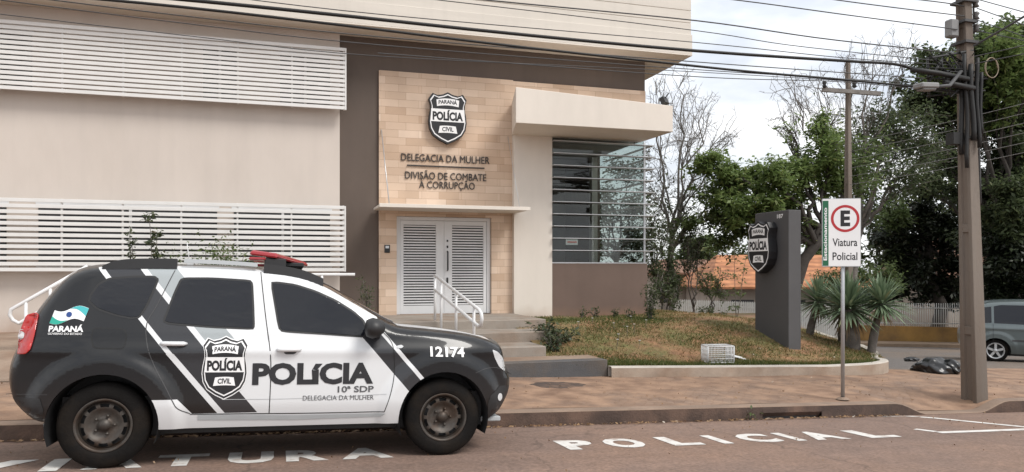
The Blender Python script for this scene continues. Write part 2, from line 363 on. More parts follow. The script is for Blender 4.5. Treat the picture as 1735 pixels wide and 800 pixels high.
# painted writing and bay lines
m_paint = pmat('road_paint', (.62, .60, .57), .8, .12, 6, .15, 90, col2=(.36, .28, .235), col2_scale=9, col2_lo=.52, col2_hi=.72)
roadmap = lambda u, v, w: (u, v, road_z(u, v) + .004)
def road_word(spans, y0, y1):
    return merge_tris(*[fit_text(c, a, b, y0, y1 - y0, .05) for c, a, b in spans])
flat('painted_word', m_paint, roadmap, tris=road_word([('V', -2.62, -1.87), ('I', -1.76, -1.63), ('A', -1.47, -1.03), ('T', -.96, -.56), ('U', -.40, -.03), ('R', .07, .42), ('A', .53, .97)], 6.68, 7.17), parent=road, grid=.25)
flat('painted_word', m_paint, roadmap, tris=road_word([('P', 2.62, 2.96), ('O', 3.08, 3.48), ('L', 3.72, 4.06), ('I', 4.27, 4.38), ('C', 4.60, 5.0), ('I', 5.14, 5.25), ('A', 5.38, 5.80), ('L', 6.06, 6.46)], 6.70, 7.19), parent=road, grid=.25)
def strip(p, q, wd):
    p, q = Vector(p), Vector(q); n = Vector((-(q - p).y, (q - p).x)).normalized() * wd / 2
    return [tuple(p + n), tuple(q + n), tuple(q - n), tuple(p - n)][::-1]
flat('bay_line', m_paint, roadmap, [strip((7.12, 6.86), (14, 6.80), .11), strip((7.14, 6.92), (7.05, 7.12), .1)], parent=road, grid=.4)
flat('bay_line', m_paint, roadmap, [strip((7.75, 8.36), (8.62, 6.92), .10)], parent=road, grid=.3)

# cross street going down behind the corner, far pavement
def cross_in(x, y): return x > 10.9 + max(0, (y - 11.4)) * .25
cxs = list(np.arange(10, 60, 1.)); cys = [11.45, 12, 13, 14, 15, 16, 18, 20, 22, 24, 26, 28, 30, 32, 34]
tag(sheet('cross_street', cxs, cys, lambda x, y: far_z(x, y) - .0, asph2), kind='structure')
farw = pmat('far_pavement_dust', (.24, .17, .115), .95, .2, 2, .2, 30)
mb = MB(); P = [at_depth(px, 0, 30.2) for px in (1250, 1400, 1500, 1600, 1700, 1800, 1950)]; Q = [at_depth(px, 0, 32.2) for px in (1250, 1400, 1500, 1600, 1700, 1800, 1950)]
vs = []
for p, q in zip(P, Q):
    zp = far_z(p.x, p.y); zq = far_z(q.x, q.y); vs += [(p.x, p.y, zp - .2), (p.x, p.y, zp + .12), (q.x, q.y, zq + .16)]
mb.add(vs, [(3 * i + a, 3 * i + 3 + a, 3 * i + 4 + a, 3 * i + 1 + a) for i in range(len(P) - 1) for a in (0, 1)])
tag(mb.build('far_sidewalk', farw), kind='structure')

# lawn and paved forecourt
def tipx(y): return 10.62 + max(0, y - 11.2) * .48
def lawn_z(x, y):
    low = walk_z(x, 10.95) + .15
    up = .62 * (1 - .75 * sm((x - 9.2) / 2.6)) - .1 * sm((x - 10) / 2)
    return low + max(0, up - low) * sm((y - 11.0) / 3.1) + .015 * math.sin(x * 3.1) * math.sin(y * 2.7)
def lawn_in(x, y):
    if y < 11.02 or x < 4.25: return False
    if x > 9.7 and (x - 9.7) ** 2 / .95 ** 2 + (y - 11.75) ** 2 / .75 ** 2 > 1 and y < 11.75: return False
    return x < max(tipx(y) , 10.6 if y < 11.75 else 0)
m_lawn = pmat('lawn_soil', (.25, .135, .07), .95, .35, 5, .6, 40, col2=(.13, .12, .042), col2_scale=1.3, col2_lo=.42, col2_hi=.60)
lx = list(np.arange(4.2, 22, .15)); ly = list(np.arange(11.0, 17, .15)) + list(np.arange(17, 27, .8))
tag(sheet('lawn', lx, ly, lawn_z, m_lawn, lawn_in), kind='structure')
m_fore = pmat('forecourt_concrete', (.27, .20, .15), .9, .2, 2, .2, 40, col2=(.21, .13, .085), col2_scale=.8)
tag(sheet('forecourt', list(np.arange(-16, 5, .5)), [11.0, 11.5, 12, 13, 14, 15, 16.2], lambda x, y: (walk_z(x, 11) + .01) * (1 - sm((y - 11) / 3.6)) + .52 * sm((y - 11) / 3.6) - (.03 if x > 0 else 0), m_fore), kind='structure')

# ================================================================== low wall round the lawn
m_lwall = pmat('low_wall_render', (.36, .29, .23), .85, .18, 2.5, .25, 50, col2=(.27, .19, .135), col2_scale=1.1)
m_lwtop = pmat('low_wall_cap', (.46, .42, .37), .85, .14, 3, .2, 50)
path = [(4.93, 10.92), (6, 10.92), (7.5, 10.92), (9.0, 10.92), (9.7, 10.93)]
for k in range(1, 10):
    a = R(-90 + 90 * k / 9); path.append((9.7 + .95 * math.cos(a), 11.68 + .75 * math.sin(a)))
path += [(tipx(y) + .02, y) for y in (12.2, 13, 14, 15.5, 17)]
mb = MB(); vs = []
for i, (x, y) in enumerate(path):
    p, q = Vector(path[max(i - 1, 0)]), Vector(path[min(i + 1, len(path) - 1)]); t = (q - p).normalized(); n = Vector((t.y, -t.x))
    o_, i_ = Vector((x, y)) + n * .05, Vector((x, y)) - n * .09; zt = walk_z(x, 10.95) + .165 + .05 * sm((x - 9) / 1.5); zb = walk_z(x, 10.95) - .3 - 1.2 * sm((y - 11.8) / 3)
    if y > 11.7: zt = max(zt, lawn_z(min(x, tipx(y) - .1), y) + .02) if y < 13 else lawn_z(x - .2, y) + .02
    vs += [(o_.x, o_.y, zb), (o_.x, o_.y, zt - .02), (o_.x - n.x * .012, o_.y - n.y * .012, zt), (i_.x, i_.y, zt), (i_.x, i_.y, zb)]
n5 = len(path)
mb.add(vs, [(5 * i + a, 5 * i + 5 + a, 5 * i + 6 + a, 5 * i + 1 + a) for i in range(n5 - 1) for a in (0,)], 0)
mb.add(vs, [(5 * i + a, 5 * i + 5 + a, 5 * i + 6 + a, 5 * i + 1 + a) for i in range(n5 - 1) for a in (1, 2, 3)], 1)
tag(mb.build('low_wall', [m_lwall, m_lwtop]), 'low pale rendered wall edging the lawn and rounding the street corner', 'wall')

# ================================================================== police station
bld = empty('police_station', (3, 15.7, .5), 'two storey beige and brown police station with stone clad entrance and white louvre screens', 'building')
FY = 15.7
def streaks(m, k=.10):
    n = m.node_tree.nodes; l = m.node_tree.links; p = n['Principled BSDF']; src = p.inputs['Base Color'].links[0].from_socket
    t = n.new('ShaderNodeTexCoord'); mp = n.new('ShaderNodeMapping'); mp.inputs['Scale'].default_value = (5, 5, .22); l.new(t.outputs['Object'], mp.inputs[0])
    a = n.new('ShaderNodeTexNoise'); a.inputs['Scale'].default_value = 1; a.inputs['Detail'].default_value = 6; l.new(mp.outputs[0], a.inputs['Vector'])
    r = n.new('ShaderNodeMapRange'); r.inputs[1].default_value = .5; r.inputs[2].default_value = .78; r.inputs[3].default_value = 1; r.inputs[4].default_value = 1 - k; l.new(a.outputs['Fac'], r.inputs[0])
    s_ = n.new('ShaderNodeVectorMath'); s_.operation = 'SCALE'; l.new(src, s_.inputs[0]); l.new(r.outputs[0], s_.inputs['Scale'])
    sx = n.new('ShaderNodeSeparateXYZ'); l.new(t.outputs['Object'], sx.inputs[0]); b = n.new('ShaderNodeTexNoise'); b.inputs['Scale'].default_value = 2.5; b.inputs['Detail'].default_value = 7; l.new(t.outputs['Object'], b.inputs['Vector'])
    ma = n.new('ShaderNodeMath'); ma.operation = 'MULTIPLY_ADD'; l.new(b.outputs['Fac'], ma.inputs[0]); ma.inputs[1].default_value = .5; l.new(sx.outputs[2], ma.inputs[2])
    d = n.new('ShaderNodeMapRange'); d.inputs[1].default_value = .72; d.inputs[2].default_value = 1.12; d.inputs[3].default_value = .5; d.inputs[4].default_value = 0; l.new(ma.outputs[0], d.inputs[0])
    x = n.new('ShaderNodeMix'); x.data_type = 'RGBA'; x.inputs[7].default_value = (.30, .17, .10, 1); l.new(s_.outputs[0], x.inputs[6]); l.new(d.outputs[0], x.inputs['Factor']); l.new(x.outputs[2], p.inputs['Base Color'])
for m_, k_ in ((m_beige, .035), (m_white, .03), (m_brown, .10), (m_brown2, .08), (m_fascia, .06)): streaks(m_, k_)
mb = MB(); mb.box((-16, 15.66, -.6), (1.19, 26, 6.34)); mb.build('beige_wall', m_beige, bld)
mb = MB(); mb.box((1.19, 15.74, -.3), (1.98, 26, 6.338)); mb.box((1.98, 15.742, 5.69), (7.96, 26, 6.338)); mb.build('brown_wall', m_brown, bld)
# stone cladding with its own block pattern
def stone_material():
    m = bpy.data.materials.new('stone_cladding'); m.use_nodes = True; n = m.node_tree.nodes; l = m.node_tree.links; p = n['Principled BSDF']; p.inputs['Roughness'].default_value = .8
    t = n.new('ShaderNodeTexCoord'); sx = n.new('ShaderNodeSeparateXYZ'); cx = n.new('ShaderNodeCombineXYZ'); l.new(t.outputs['Object'], sx.inputs[0]); l.new(sx.outputs[0], cx.inputs[0]); l.new(sx.outputs[2], cx.inputs[1])
    def brick(w_, h_, off, c1, c2):
        b = n.new('ShaderNodeTexBrick'); b.inputs['Scale'].default_value = 1; b.inputs['Brick Width'].default_value = w_; b.inputs['Row Height'].default_value = h_; b.inputs['Mortar Size'].default_value = .0022; b.inputs['Mortar Smooth'].default_value = .3
        b.offset = off; b.inputs['Color1'].default_value = (*c1, 1); b.inputs['Color2'].default_value = (*c2, 1); b.inputs['Mortar'].default_value = (.44, .32, .23, 1); b.inputs['Bias'].default_value = .0; l.new(cx.outputs[0], b.inputs['Vector']); return b
    b1 = brick(.42, .155, .37, (.71, .56, .44), (.57, .425, .315)); b2 = brick(.84, .155, .61, (1.0, 1, 1), (.82, .76, .70))
    mu = n.new('ShaderNodeMix'); mu.data_type = 'RGBA'; mu.blend_type = 'MULTIPLY'; mu.inputs['Factor'].default_value = .85; l.new(b1.outputs[0], mu.inputs[6]); l.new(b2.outputs[0], mu.inputs[7])
    ns = n.new('ShaderNodeTexNoise'); ns.inputs['Scale'].default_value = 1.1; ns.inputs['Detail'].default_value = 8; l.new(t.outputs['Object'], ns.inputs['Vector'])
    r = n.new('ShaderNodeMapRange'); r.inputs[1].default_value = .3; r.inputs[2].default_value = .7; r.inputs[3].default_value = .88; r.inputs[4].default_value = 1.14; l.new(ns.outputs['Fac'], r.inputs[0])
    sc = n.new('ShaderNodeVectorMath'); sc.operation = 'SCALE'; l.new(mu.outputs[2], sc.inputs[0]); l.new(r.outputs[0], sc.inputs['Scale'])
    # red earth splashed on the lowest courses
    dm = n.new('ShaderNodeMix'); dm.data_type = 'RGBA'; dm.inputs[7].default_value = (.33, .16, .085, 1); l.new(sc.outputs[0], dm.inputs[6])
    dr = n.new('ShaderNodeMapRange'); dr.inputs[1].default_value = .25; dr.inputs[2].default_value = .75; dr.inputs[3].default_value = .55; dr.inputs[4].default_value = 0
    ad = n.new('ShaderNodeMath'); ad.operation = 'MULTIPLY_ADD'; l.new(ns.outputs['Fac'], ad.inputs[0]); ad.inputs[1].default_value = .8; l.new(sx.outputs[2], ad.inputs[2])
    sb = n.new('ShaderNodeMath'); sb.operation = 'SUBTRACT'; l.new(ad.outputs[0], sb.inputs[0]); sb.inputs[1].default_value = .05; l.new(sb.outputs[0], dr.inputs[0]); l.new(dr.outputs[0], dm.inputs['Factor'])
    l.new(dm.outputs[2], p.inputs['Base Color'])
    bu = n.new('ShaderNodeBump'); bu.inputs['Strength'].default_value = .4; bu.inputs['Distance'].default_value = .006; l.new(b1.outputs['Fac'], bu.inputs['Height']); bu.invert = True; l.new(bu.outputs[0], p.inputs['Normal'])
    return m
m_stone = stone_material()
mb = MB()
for a, b in (((1.972, 15.68, .0), (2.33, 16.0, 5.688)), ((4.34, 15.68, .0), (4.82, 16.0, 5.688)), ((2.33, 15.68, 2.735), (4.34, 16.0, 5.688)), ((4.82, 15.68, 4.9), (7.945, 15.9, 5.67))): mb.box(a, b)
st = mb.build('stone_wall', m_stone, bld, local=False)
mb = MB(); mb.box((4.80, 15.55, -.1), (5.66, 15.9, 4.9)); mb.build('white_pier', m_white, bld)
mb = MB(); mb.box((5.664, 15.60, -.2), (7.95, 15.78, 1.775)); mb.box((7.75, 15.782, -.2), (7.946, 25.9, 1.772)); mb.build('plinth_wall', m_brown2, bld)
mb = MB(); mb.box((4.9, 15.9, 4.56), (7.93, 25.9, 5.66)); mb.box((7.78, 18.2, 1.772), (7.93, 25.9, 4.56)); mb.build('upper_wall', m_brown, bld)
m_room = pmat('room_paint', (.24, .225, .21), .9, .08)
mb = MB(); mb.box((5.45, 20.3, .9), (7.78, 20.4, 4.55)); mb.box((5.5, 15.9, .9), (5.66, 20.3, 4.55)); mb.box((5.66, 15.79, .8), (7.74, 20.3, .95)); mb.build('room_wall', m_room, bld)
mb = MB(); mb.box((5.66, 15.92, 4.50), (7.78, 20.3, 4.555)); mb.build('room_ceiling', m_room, bld)
mb = MB(); mb.box((7.62, 18.0, .95), (7.775, 18.19, 4.5)); mb.build('room_column', pmat('column_paint', (.42, .40, .37), .8), bld)
m_glass = glassmat('window_glass', (.84, .875, .86))
win = MB(); win.box((5.664, 15.655, 1.80), (7.885, 15.665, 4.56)); win.box((7.885, 15.655, 1.80), (7.895, 18.19, 4.56)); win = win.build('corner_window', m_glass, bld)
mb = MB(); mb.box((5.664, 15.60, 1.776), (7.93, 15.70, 1.80)); mb.box((7.87, 15.70, 1.776), (7.93, 18.19, 1.80)); mb.box((7.875, 15.63, 1.80), (7.92, 15.652, 4.5))
mb.build('frame', m_alu, win)
mb = MB()
for k in range(10):
    z = 2.045 + .2615 * k; mb.box((5.66, 15.43, z), (8.06, 15.585, z + .017)); mb.box((7.96, 15.585, z), (8.06, 18.15, z + .017))
mb.build('sun_fins', m_alu, win, bevel=.003)
mb = MB(); mb.box((6.02, 15.672, 2.18), (6.30, 15.676, 2.30)); nt_ = mb.build('notice', m_signwhite, win)
flat('lettering', pmat('notice_ink', (.35, .08, .07), .6), plane_map((6.02, 15.653, 2.18), (1, 0, 0), (0, 0, 1)), tris=None, polys=[[(.03, .05), (.25, .05), (.25, .075), (.03, .075)]], parent=nt_)
# marquee box
mb = MB(); mb.prism([(4.45, 14.30), (7.86, 14.27), (7.80, 15.66), (4.78, 15.66)], 4.5, [5.2, 5.04, 5.02, 5.18]); mb.build('entrance_marquee', m_white, bld, bevel=.008)
# roof: overhanging boarded fascia
mb = MB(); mb.box((-17, 14.98, 6.342), (8.73, 27, 6.37), 1); 
mb.box((-17, 14.98, 6.37), (8.73, 27, 6.80), 0)
for k in range(7):
    z = 6.802 + .27 * k; mb.box((-17, 15.0, z), (8.71, 27, z + .258), 0); mb.box((-17, 15.012, z + .258), (8.698, 27, z + .27), 0)
roof = mb.build('roof_fascia', [m_fascia, m_soffit], bld, bevel=.004)
# louvre screens
def screen(z0, z1, x0, x1, n, y=15.4):
    mb = MB(); p = (z1 - z0 - .05) / n
    for k in range(n + 1):
        z = z0 + p * k
        mb.box((x0, y, z), (x1, y + .028, z + .064))
    s = mb.build('louvre_screen', m_slat, bld, bevel=.003)
    x = x1 - .03
    for k in range(16):
        xx = x - .985 * k; mb = MB()
        mb.box((xx, y + .03, z0 - .004), (xx + .03, y + .075, z1 + .02))
        mb.box((xx, y + .075, z0 + .1), (xx + .03, 15.66, z0 + .14)); mb.box((xx, y + .075, z1 - .14), (xx + .03, 15.66, z1 - .1))
        mb.build('post', m_slat, s)
    mb = MB()
    mb.box((x1 + .001, y - .003, z0 - .004), (x1 + .03, y + .06, z1 + .01))
    mb.build('frame', m_slat, s)
screen(1.60, 2.875, -13, 1.26, 12); screen(4.785, 5.985, -13, 1.27, 13)
m_win = pmat('dark_window', (.045, .045, .047), .2, .2, 1.5)
for z0, z1, spans in ((1.70, 2.80, ((-12.2, -8.6), (-8.2, -4.6), (-4.1, -1.1), (-.8, 1.0))), (4.9, 5.85, ((-11.6, -8.2), (-7.4, -4.2), (-1.35, -.75), (.05, 1.0)))):
    for a, b in spans:
        mb = MB(); mb.box((a, 15.645, z0), (b, 15.668, z1)); wn = mb.build('window', m_win, bld)
        mb = MB(); mid = (a + b) / 2; mb.box((a - .04, 15.63, z0 - .05), (b + .04, 15.644, z0)); mb.box((a - .04, 15.63, z1), (b + .04, 15.644, z1 + .05)); mb.box((mid - .025, 15.63, z0), (mid + .025, 15.643, z1)); mb.build('frame', m_wmetal, wn)
# entrance door
door = MB(); door.box((2.335, 15.75, .715), (2.41, 15.85, 2.73)); door.box((4.26, 15.75, .715), (4.335, 15.85, 2.73)); door.box((2.41, 15.75, 2.66), (4.26, 15.85, 2.73)); door = door.build('entrance_door', m_wmetal, bld, bevel=.004)
for a, b in ((2.415, 3.333), (3.337, 4.255)):
    mb = MB(); fw = .10; lo = .72; hi = 2.655
    ia, ib = (a + .07, b - .17) if a < 3 else (a + .17, b - .07)
    mb.box((a, 15.77, lo), (ia, 15.81, hi)); mb.box((ib, 15.77, lo), (b, 15.81, hi)); mb.box((ia, 15.77, lo), (ib, 15.81, lo + .17)); mb.box((ia, 15.77, hi - .09), (ib, 15.81, hi))
    n = 30; p = (hi - .09 - lo - .17) / n
    for k in range(n): z = lo + .17 + p * k + p * .2; mb.box((ia, 15.782, z), (ib, 15.80, z + p * .56))
    mb.build('door_leaf', m_wmetal, door, bevel=.002)
mb = MB(); mb.box((2.41, 15.86, .72), (4.26, 15.88, 2.7)); mb.build('door_shade_backing', m_dark, bld)  # dark sheet behind the slats, standing for the shade in their gaps
mb = MB(); mb.tube([(3.40, 15.735, 1.62), (3.40, 15.70, 1.64), (3.40, 15.70, 2.0), (3.40, 15.735, 2.02)], .016); mb.box((3.385, 15.75, 1.35), (3.42, 15.769, 1.47)); mb.box((3.39, 15.75, 2.09), (3.42, 15.769, 2.14)); mb.box((3.39, 15.75, 2.22), (3.42, 15.769, 2.26)); mb.build('handle', m_blkplastic, door)
mb = MB(); mb.box((2.08, 15.655, 1.98), (2.19, 15.68, 2.14)); ic = mb.build('intercom', m_blkplastic, bld, bevel=.006)
mb = MB(); mb.box((2.10, 15.652, 2.07), (2.17, 15.656, 2.12)); mb.build('speaker_grille', m_alu, ic)
# canopy with tie cable
mb = MB(); mb.box((1.86, 14.66, 2.835), (4.86, 15.676, 2.885)); mb.box((1.85, 14.652, 2.825), (4.87, 14.66, 2.895)); can = mb.build('door_canopy', m_white, bld, bevel=.004)
for a, b, c in ((2.02, 2.05, .010), (4.70, 4.67, .006)): mb = MB(); mb.tube([(a, 15.68, 4.48), (b, 14.75, 2.89)], c, 6); mb.build('tie_cable', m_alu, can)

# shield emblem drawn in flat layers
def shield_outline(w_, h_, inset=0):
    P = [(-.50, .36), (-.40, .47), (-.27, .43), (-.12, .455), (0, .50), (.12, .455), (.27, .43), (.40, .47), (.50, .36), (.455, .25), (.45, .16), (.485, .02), (.50, -.10), (.47, -.24), (.38, -.36), (.20, -.45), (0, -.52),
         (-.20, -.45), (-.38, -.36), (-.47, -.24), (-.50, -.10), (-.485, .02), (-.45, .16), (-.455, .25)]
    k = 1 - inset
    return [(x * w_ * k, y * h_ * k) for x, y in P][::-1]
def band(pts_top, pts_bot): return [tuple(p) for p in pts_bot] + [tuple(p) for p in reversed(pts_top)]
def emblem(parent, mapper, w_, h_, thick=0, grid=None, local=False, smooth=False, rim=True):
    """dark shield with white rim, white bands and the lettering"""
    k = dict(parent=parent, grid=grid, local=local, smooth=smooth)
    e = flat('emblem', m_black, mapper, [shield_outline(w_, h_)], depth=thick, **{**k})
    k['parent'] = e; t = thick
    flat('emblem_rim', m_signwhite, mapper, [shield_outline(w_, h_, .07)], w0=t + .0015, **k)
    flat('emblem_field', m_black, mapper, [shield_outline(w_, h_, .12)], w0=t + .003, **k)
    arch = lambda x: .03 * h_ * (1 - (x / (.3 * w_)) ** 2)
    xs = [-.30 * w_ + .6 * w_ * i / 8 for i in range(9)]
    b1 = band([(x, .345 * h_ + arch(x)) for x in xs], [(x * .95, .215 * h_ + arch(x) * .8) for x in xs])
    xs2 = [-.25 * w_ + .5 * w_ * i / 8 for i in range(9)]
    b3 = band([(x * .84, -.175 * h_ + arch(x) * .5) for x in xs2], [(x, -.315 * h_ + arch(x) * .5) for x in xs2])
    b2 = [(-.455 * w_, -.085 * h_), (.455 * w_, -.085 * h_), (.435 * w_, .165 * h_), (-.435 * w_, .165 * h_)]
    flat('emblem_bands', m_signwhite, mapper, [b1, b2, b3], w0=t + .0045, **k)
    V1, F1 = fit_text('PARANÁ', -.245 * w_, .245 * w_, .245 * h_, .075 * h_, .03); V1 = [(x, y + arch(x) * .85) for x, y in V1]
    V3, F3 = fit_text('CIVIL', -.15 * w_, .15 * w_, -.287 * h_, .085 * h_, .03); V3 = [(x, y + arch(x) * .5) for x, y in V3]
    V2, F2 = fit_text('POLÍCIA', -.40 * w_, .40 * w_, -.06 * h_, .17 * h_, .05)
    flat('emblem_lettering', m_black, mapper, tris=merge_tris((V1, F1), (V2, F2), (V3, F3)), w0=t + .006, **k)
    return e
emblem(bld, plane_map((3.37, 15.66, 4.78), (1, 0, 0), (0, 0, 1)), .80, 1.05, .10)
m_letter = pmat('letter_metal', (.035, .03, .028), .5, .1)
wallmap = plane_map((0, 15.672, 0), (1, 0, 0), (0, 0, 1))
lt = merge_tris(fit_text('DELEGACIA DA MULHER', 2.42, 4.29, 3.872, .145, 0), fit_text('DIVISÃO DE COMBATE', 2.50, 4.22, 3.505, .145, 0), fit_text('À CORRUPÇÃO', 2.79, 3.97, 3.318, .145, 0))
flat('wall_lettering', m_letter, wallmap, tris=lt, polys=[[(2.54, 3.765), (4.18, 3.765), (4.18, 3.79), (2.54, 3.79)]], parent=bld, depth=.016)
# flood light on the marquee corner
mb = MB(); mb.box((-.09, -.05, -.06), (.09, .05, .08), 0, Matrix.Translation((7.74, 14.42, 5.16)) @ Matrix.Rotation(R(35), 4, 'Z') @ Matrix.Rotation(R(-25), 4, 'X')); mb.tube([(7.70, 14.5, 5.03), (7.74, 14.45, 5.12)], .015); mb.tube([(7.74, 14.42, 5.2), (7.82, 14.36, 5.33)], .012)
mb.build('flood_light', m_blkplastic, bld)

# ================================================================== steps, landing, rails
steps = MB()
def slab(x0, x1, y0, y1, z0, z1, mi=0): steps.box((x0, y0, z0), (x1, y1, z1), mi)
slab(1.5, 4.79, 13.50, 15.655, -.1, .71); slab(1.7, 4.58, 12.65, 13.498, -.1, .55); slab(1.9, 4.19, 11.80, 12.648, -.1, .38)
o = steps.build('entrance_steps', m_conc, None, bevel=.012)
tag(o, 'grey concrete entrance steps rising to the louvred double door', 'steps')
mb = MB(); mb.box((-1.2, 11.0, -.35), (4.92, 11.25, .225)); mb.box((-1.2, 11.25, -.35), (4.92, 11.797, .222), 1); mb.box((4.25, 11.25, -.2), (4.9, 13.2, .21), 1)
tag(mb.build('entrance_plinth', [m_dconc, m_fore], bevel=.008), 'dark grey concrete plinth below the entrance steps with dusty top', 'plinth')
def railing(name, label, posts, rails, r=.028):
    t = empty(name, posts[0][0], label, 'railing')
    for a, b in posts: q = MB(); q.tube([a, b], .024, 10); q.build('post', m_wmetal, t)
    for p in rails: q = MB(); q.tube(p, r, 10); q.build('rail', m_wmetal, t)
    return t
def lerp(a, b, t): return tuple(a[i] + (b[i] - a[i]) * t for i in range(3))
A0, A1 = (2.74, 13.75, 1.53), (2.97, 11.45, 1.01); dz = -.26
B0, B1 = (A0[0], A0[1], A0[2] + dz), (A1[0], A1[1], A1[2] + dz)
loop = [A0, lerp(A0, A1, .93), A1, (A1[0] + .012, A1[1] - .10, A1[2] - .06), (A1[0] + .012, A1[1] - .13, A1[2] - .14), (A1[0] + .006, A1[1] - .08, A1[2] - .23), B1, lerp(B0, B1, .9), B0]
pp = lambda t, zb: ((lerp(A0, A1, t)[0], lerp(A0, A1, t)[1], zb), lerp(A0, A1, t))
railing('stair_railing', 'white tubular handrail on the entrance steps in front of the door', [pp(0, .71), pp(.16, .55), pp(.52, .55), pp(.9, .38)], [loop])
C0, C1 = (-3.66, 13.0, 1.10), (-2.75, 13.0, 1.68); D0, D1 = (C0[0], 13.0, C0[2] - .27), (C1[0], 13.0, C1[2] - .27)
loop = [C1, lerp(C0, C1, .08), C0, (C0[0] - .10, 13, C0[2] - .06), (C0[0] - .12, 13, C0[2] - .14), (C0[0] - .08, 13, C0[2] - .22), D0, lerp(D0, D1, .1), D1]
railing('ramp_railing', 'white tubular handrail climbing the ramp behind the car', [((-3.57, 13, .1), (-3.57, 13, 1.14)), ((-3.25, 13, .2), (-3.25, 13, 1.35)), ((-2.78, 13, .2), (-2.78, 13, 1.66))], [loop])
railing('landing_railing', 'straight white tube handrail along the brown wall beside the landing', [((.75, 13.9, .3), (.75, 13.9, 1.54)), ((-1.0, 13.9, .3), (-1.0, 13.9, 1.54))], [[(-1.9, 13.9, 1.545), (1.32, 13.9, 1.545)]])
#PART3

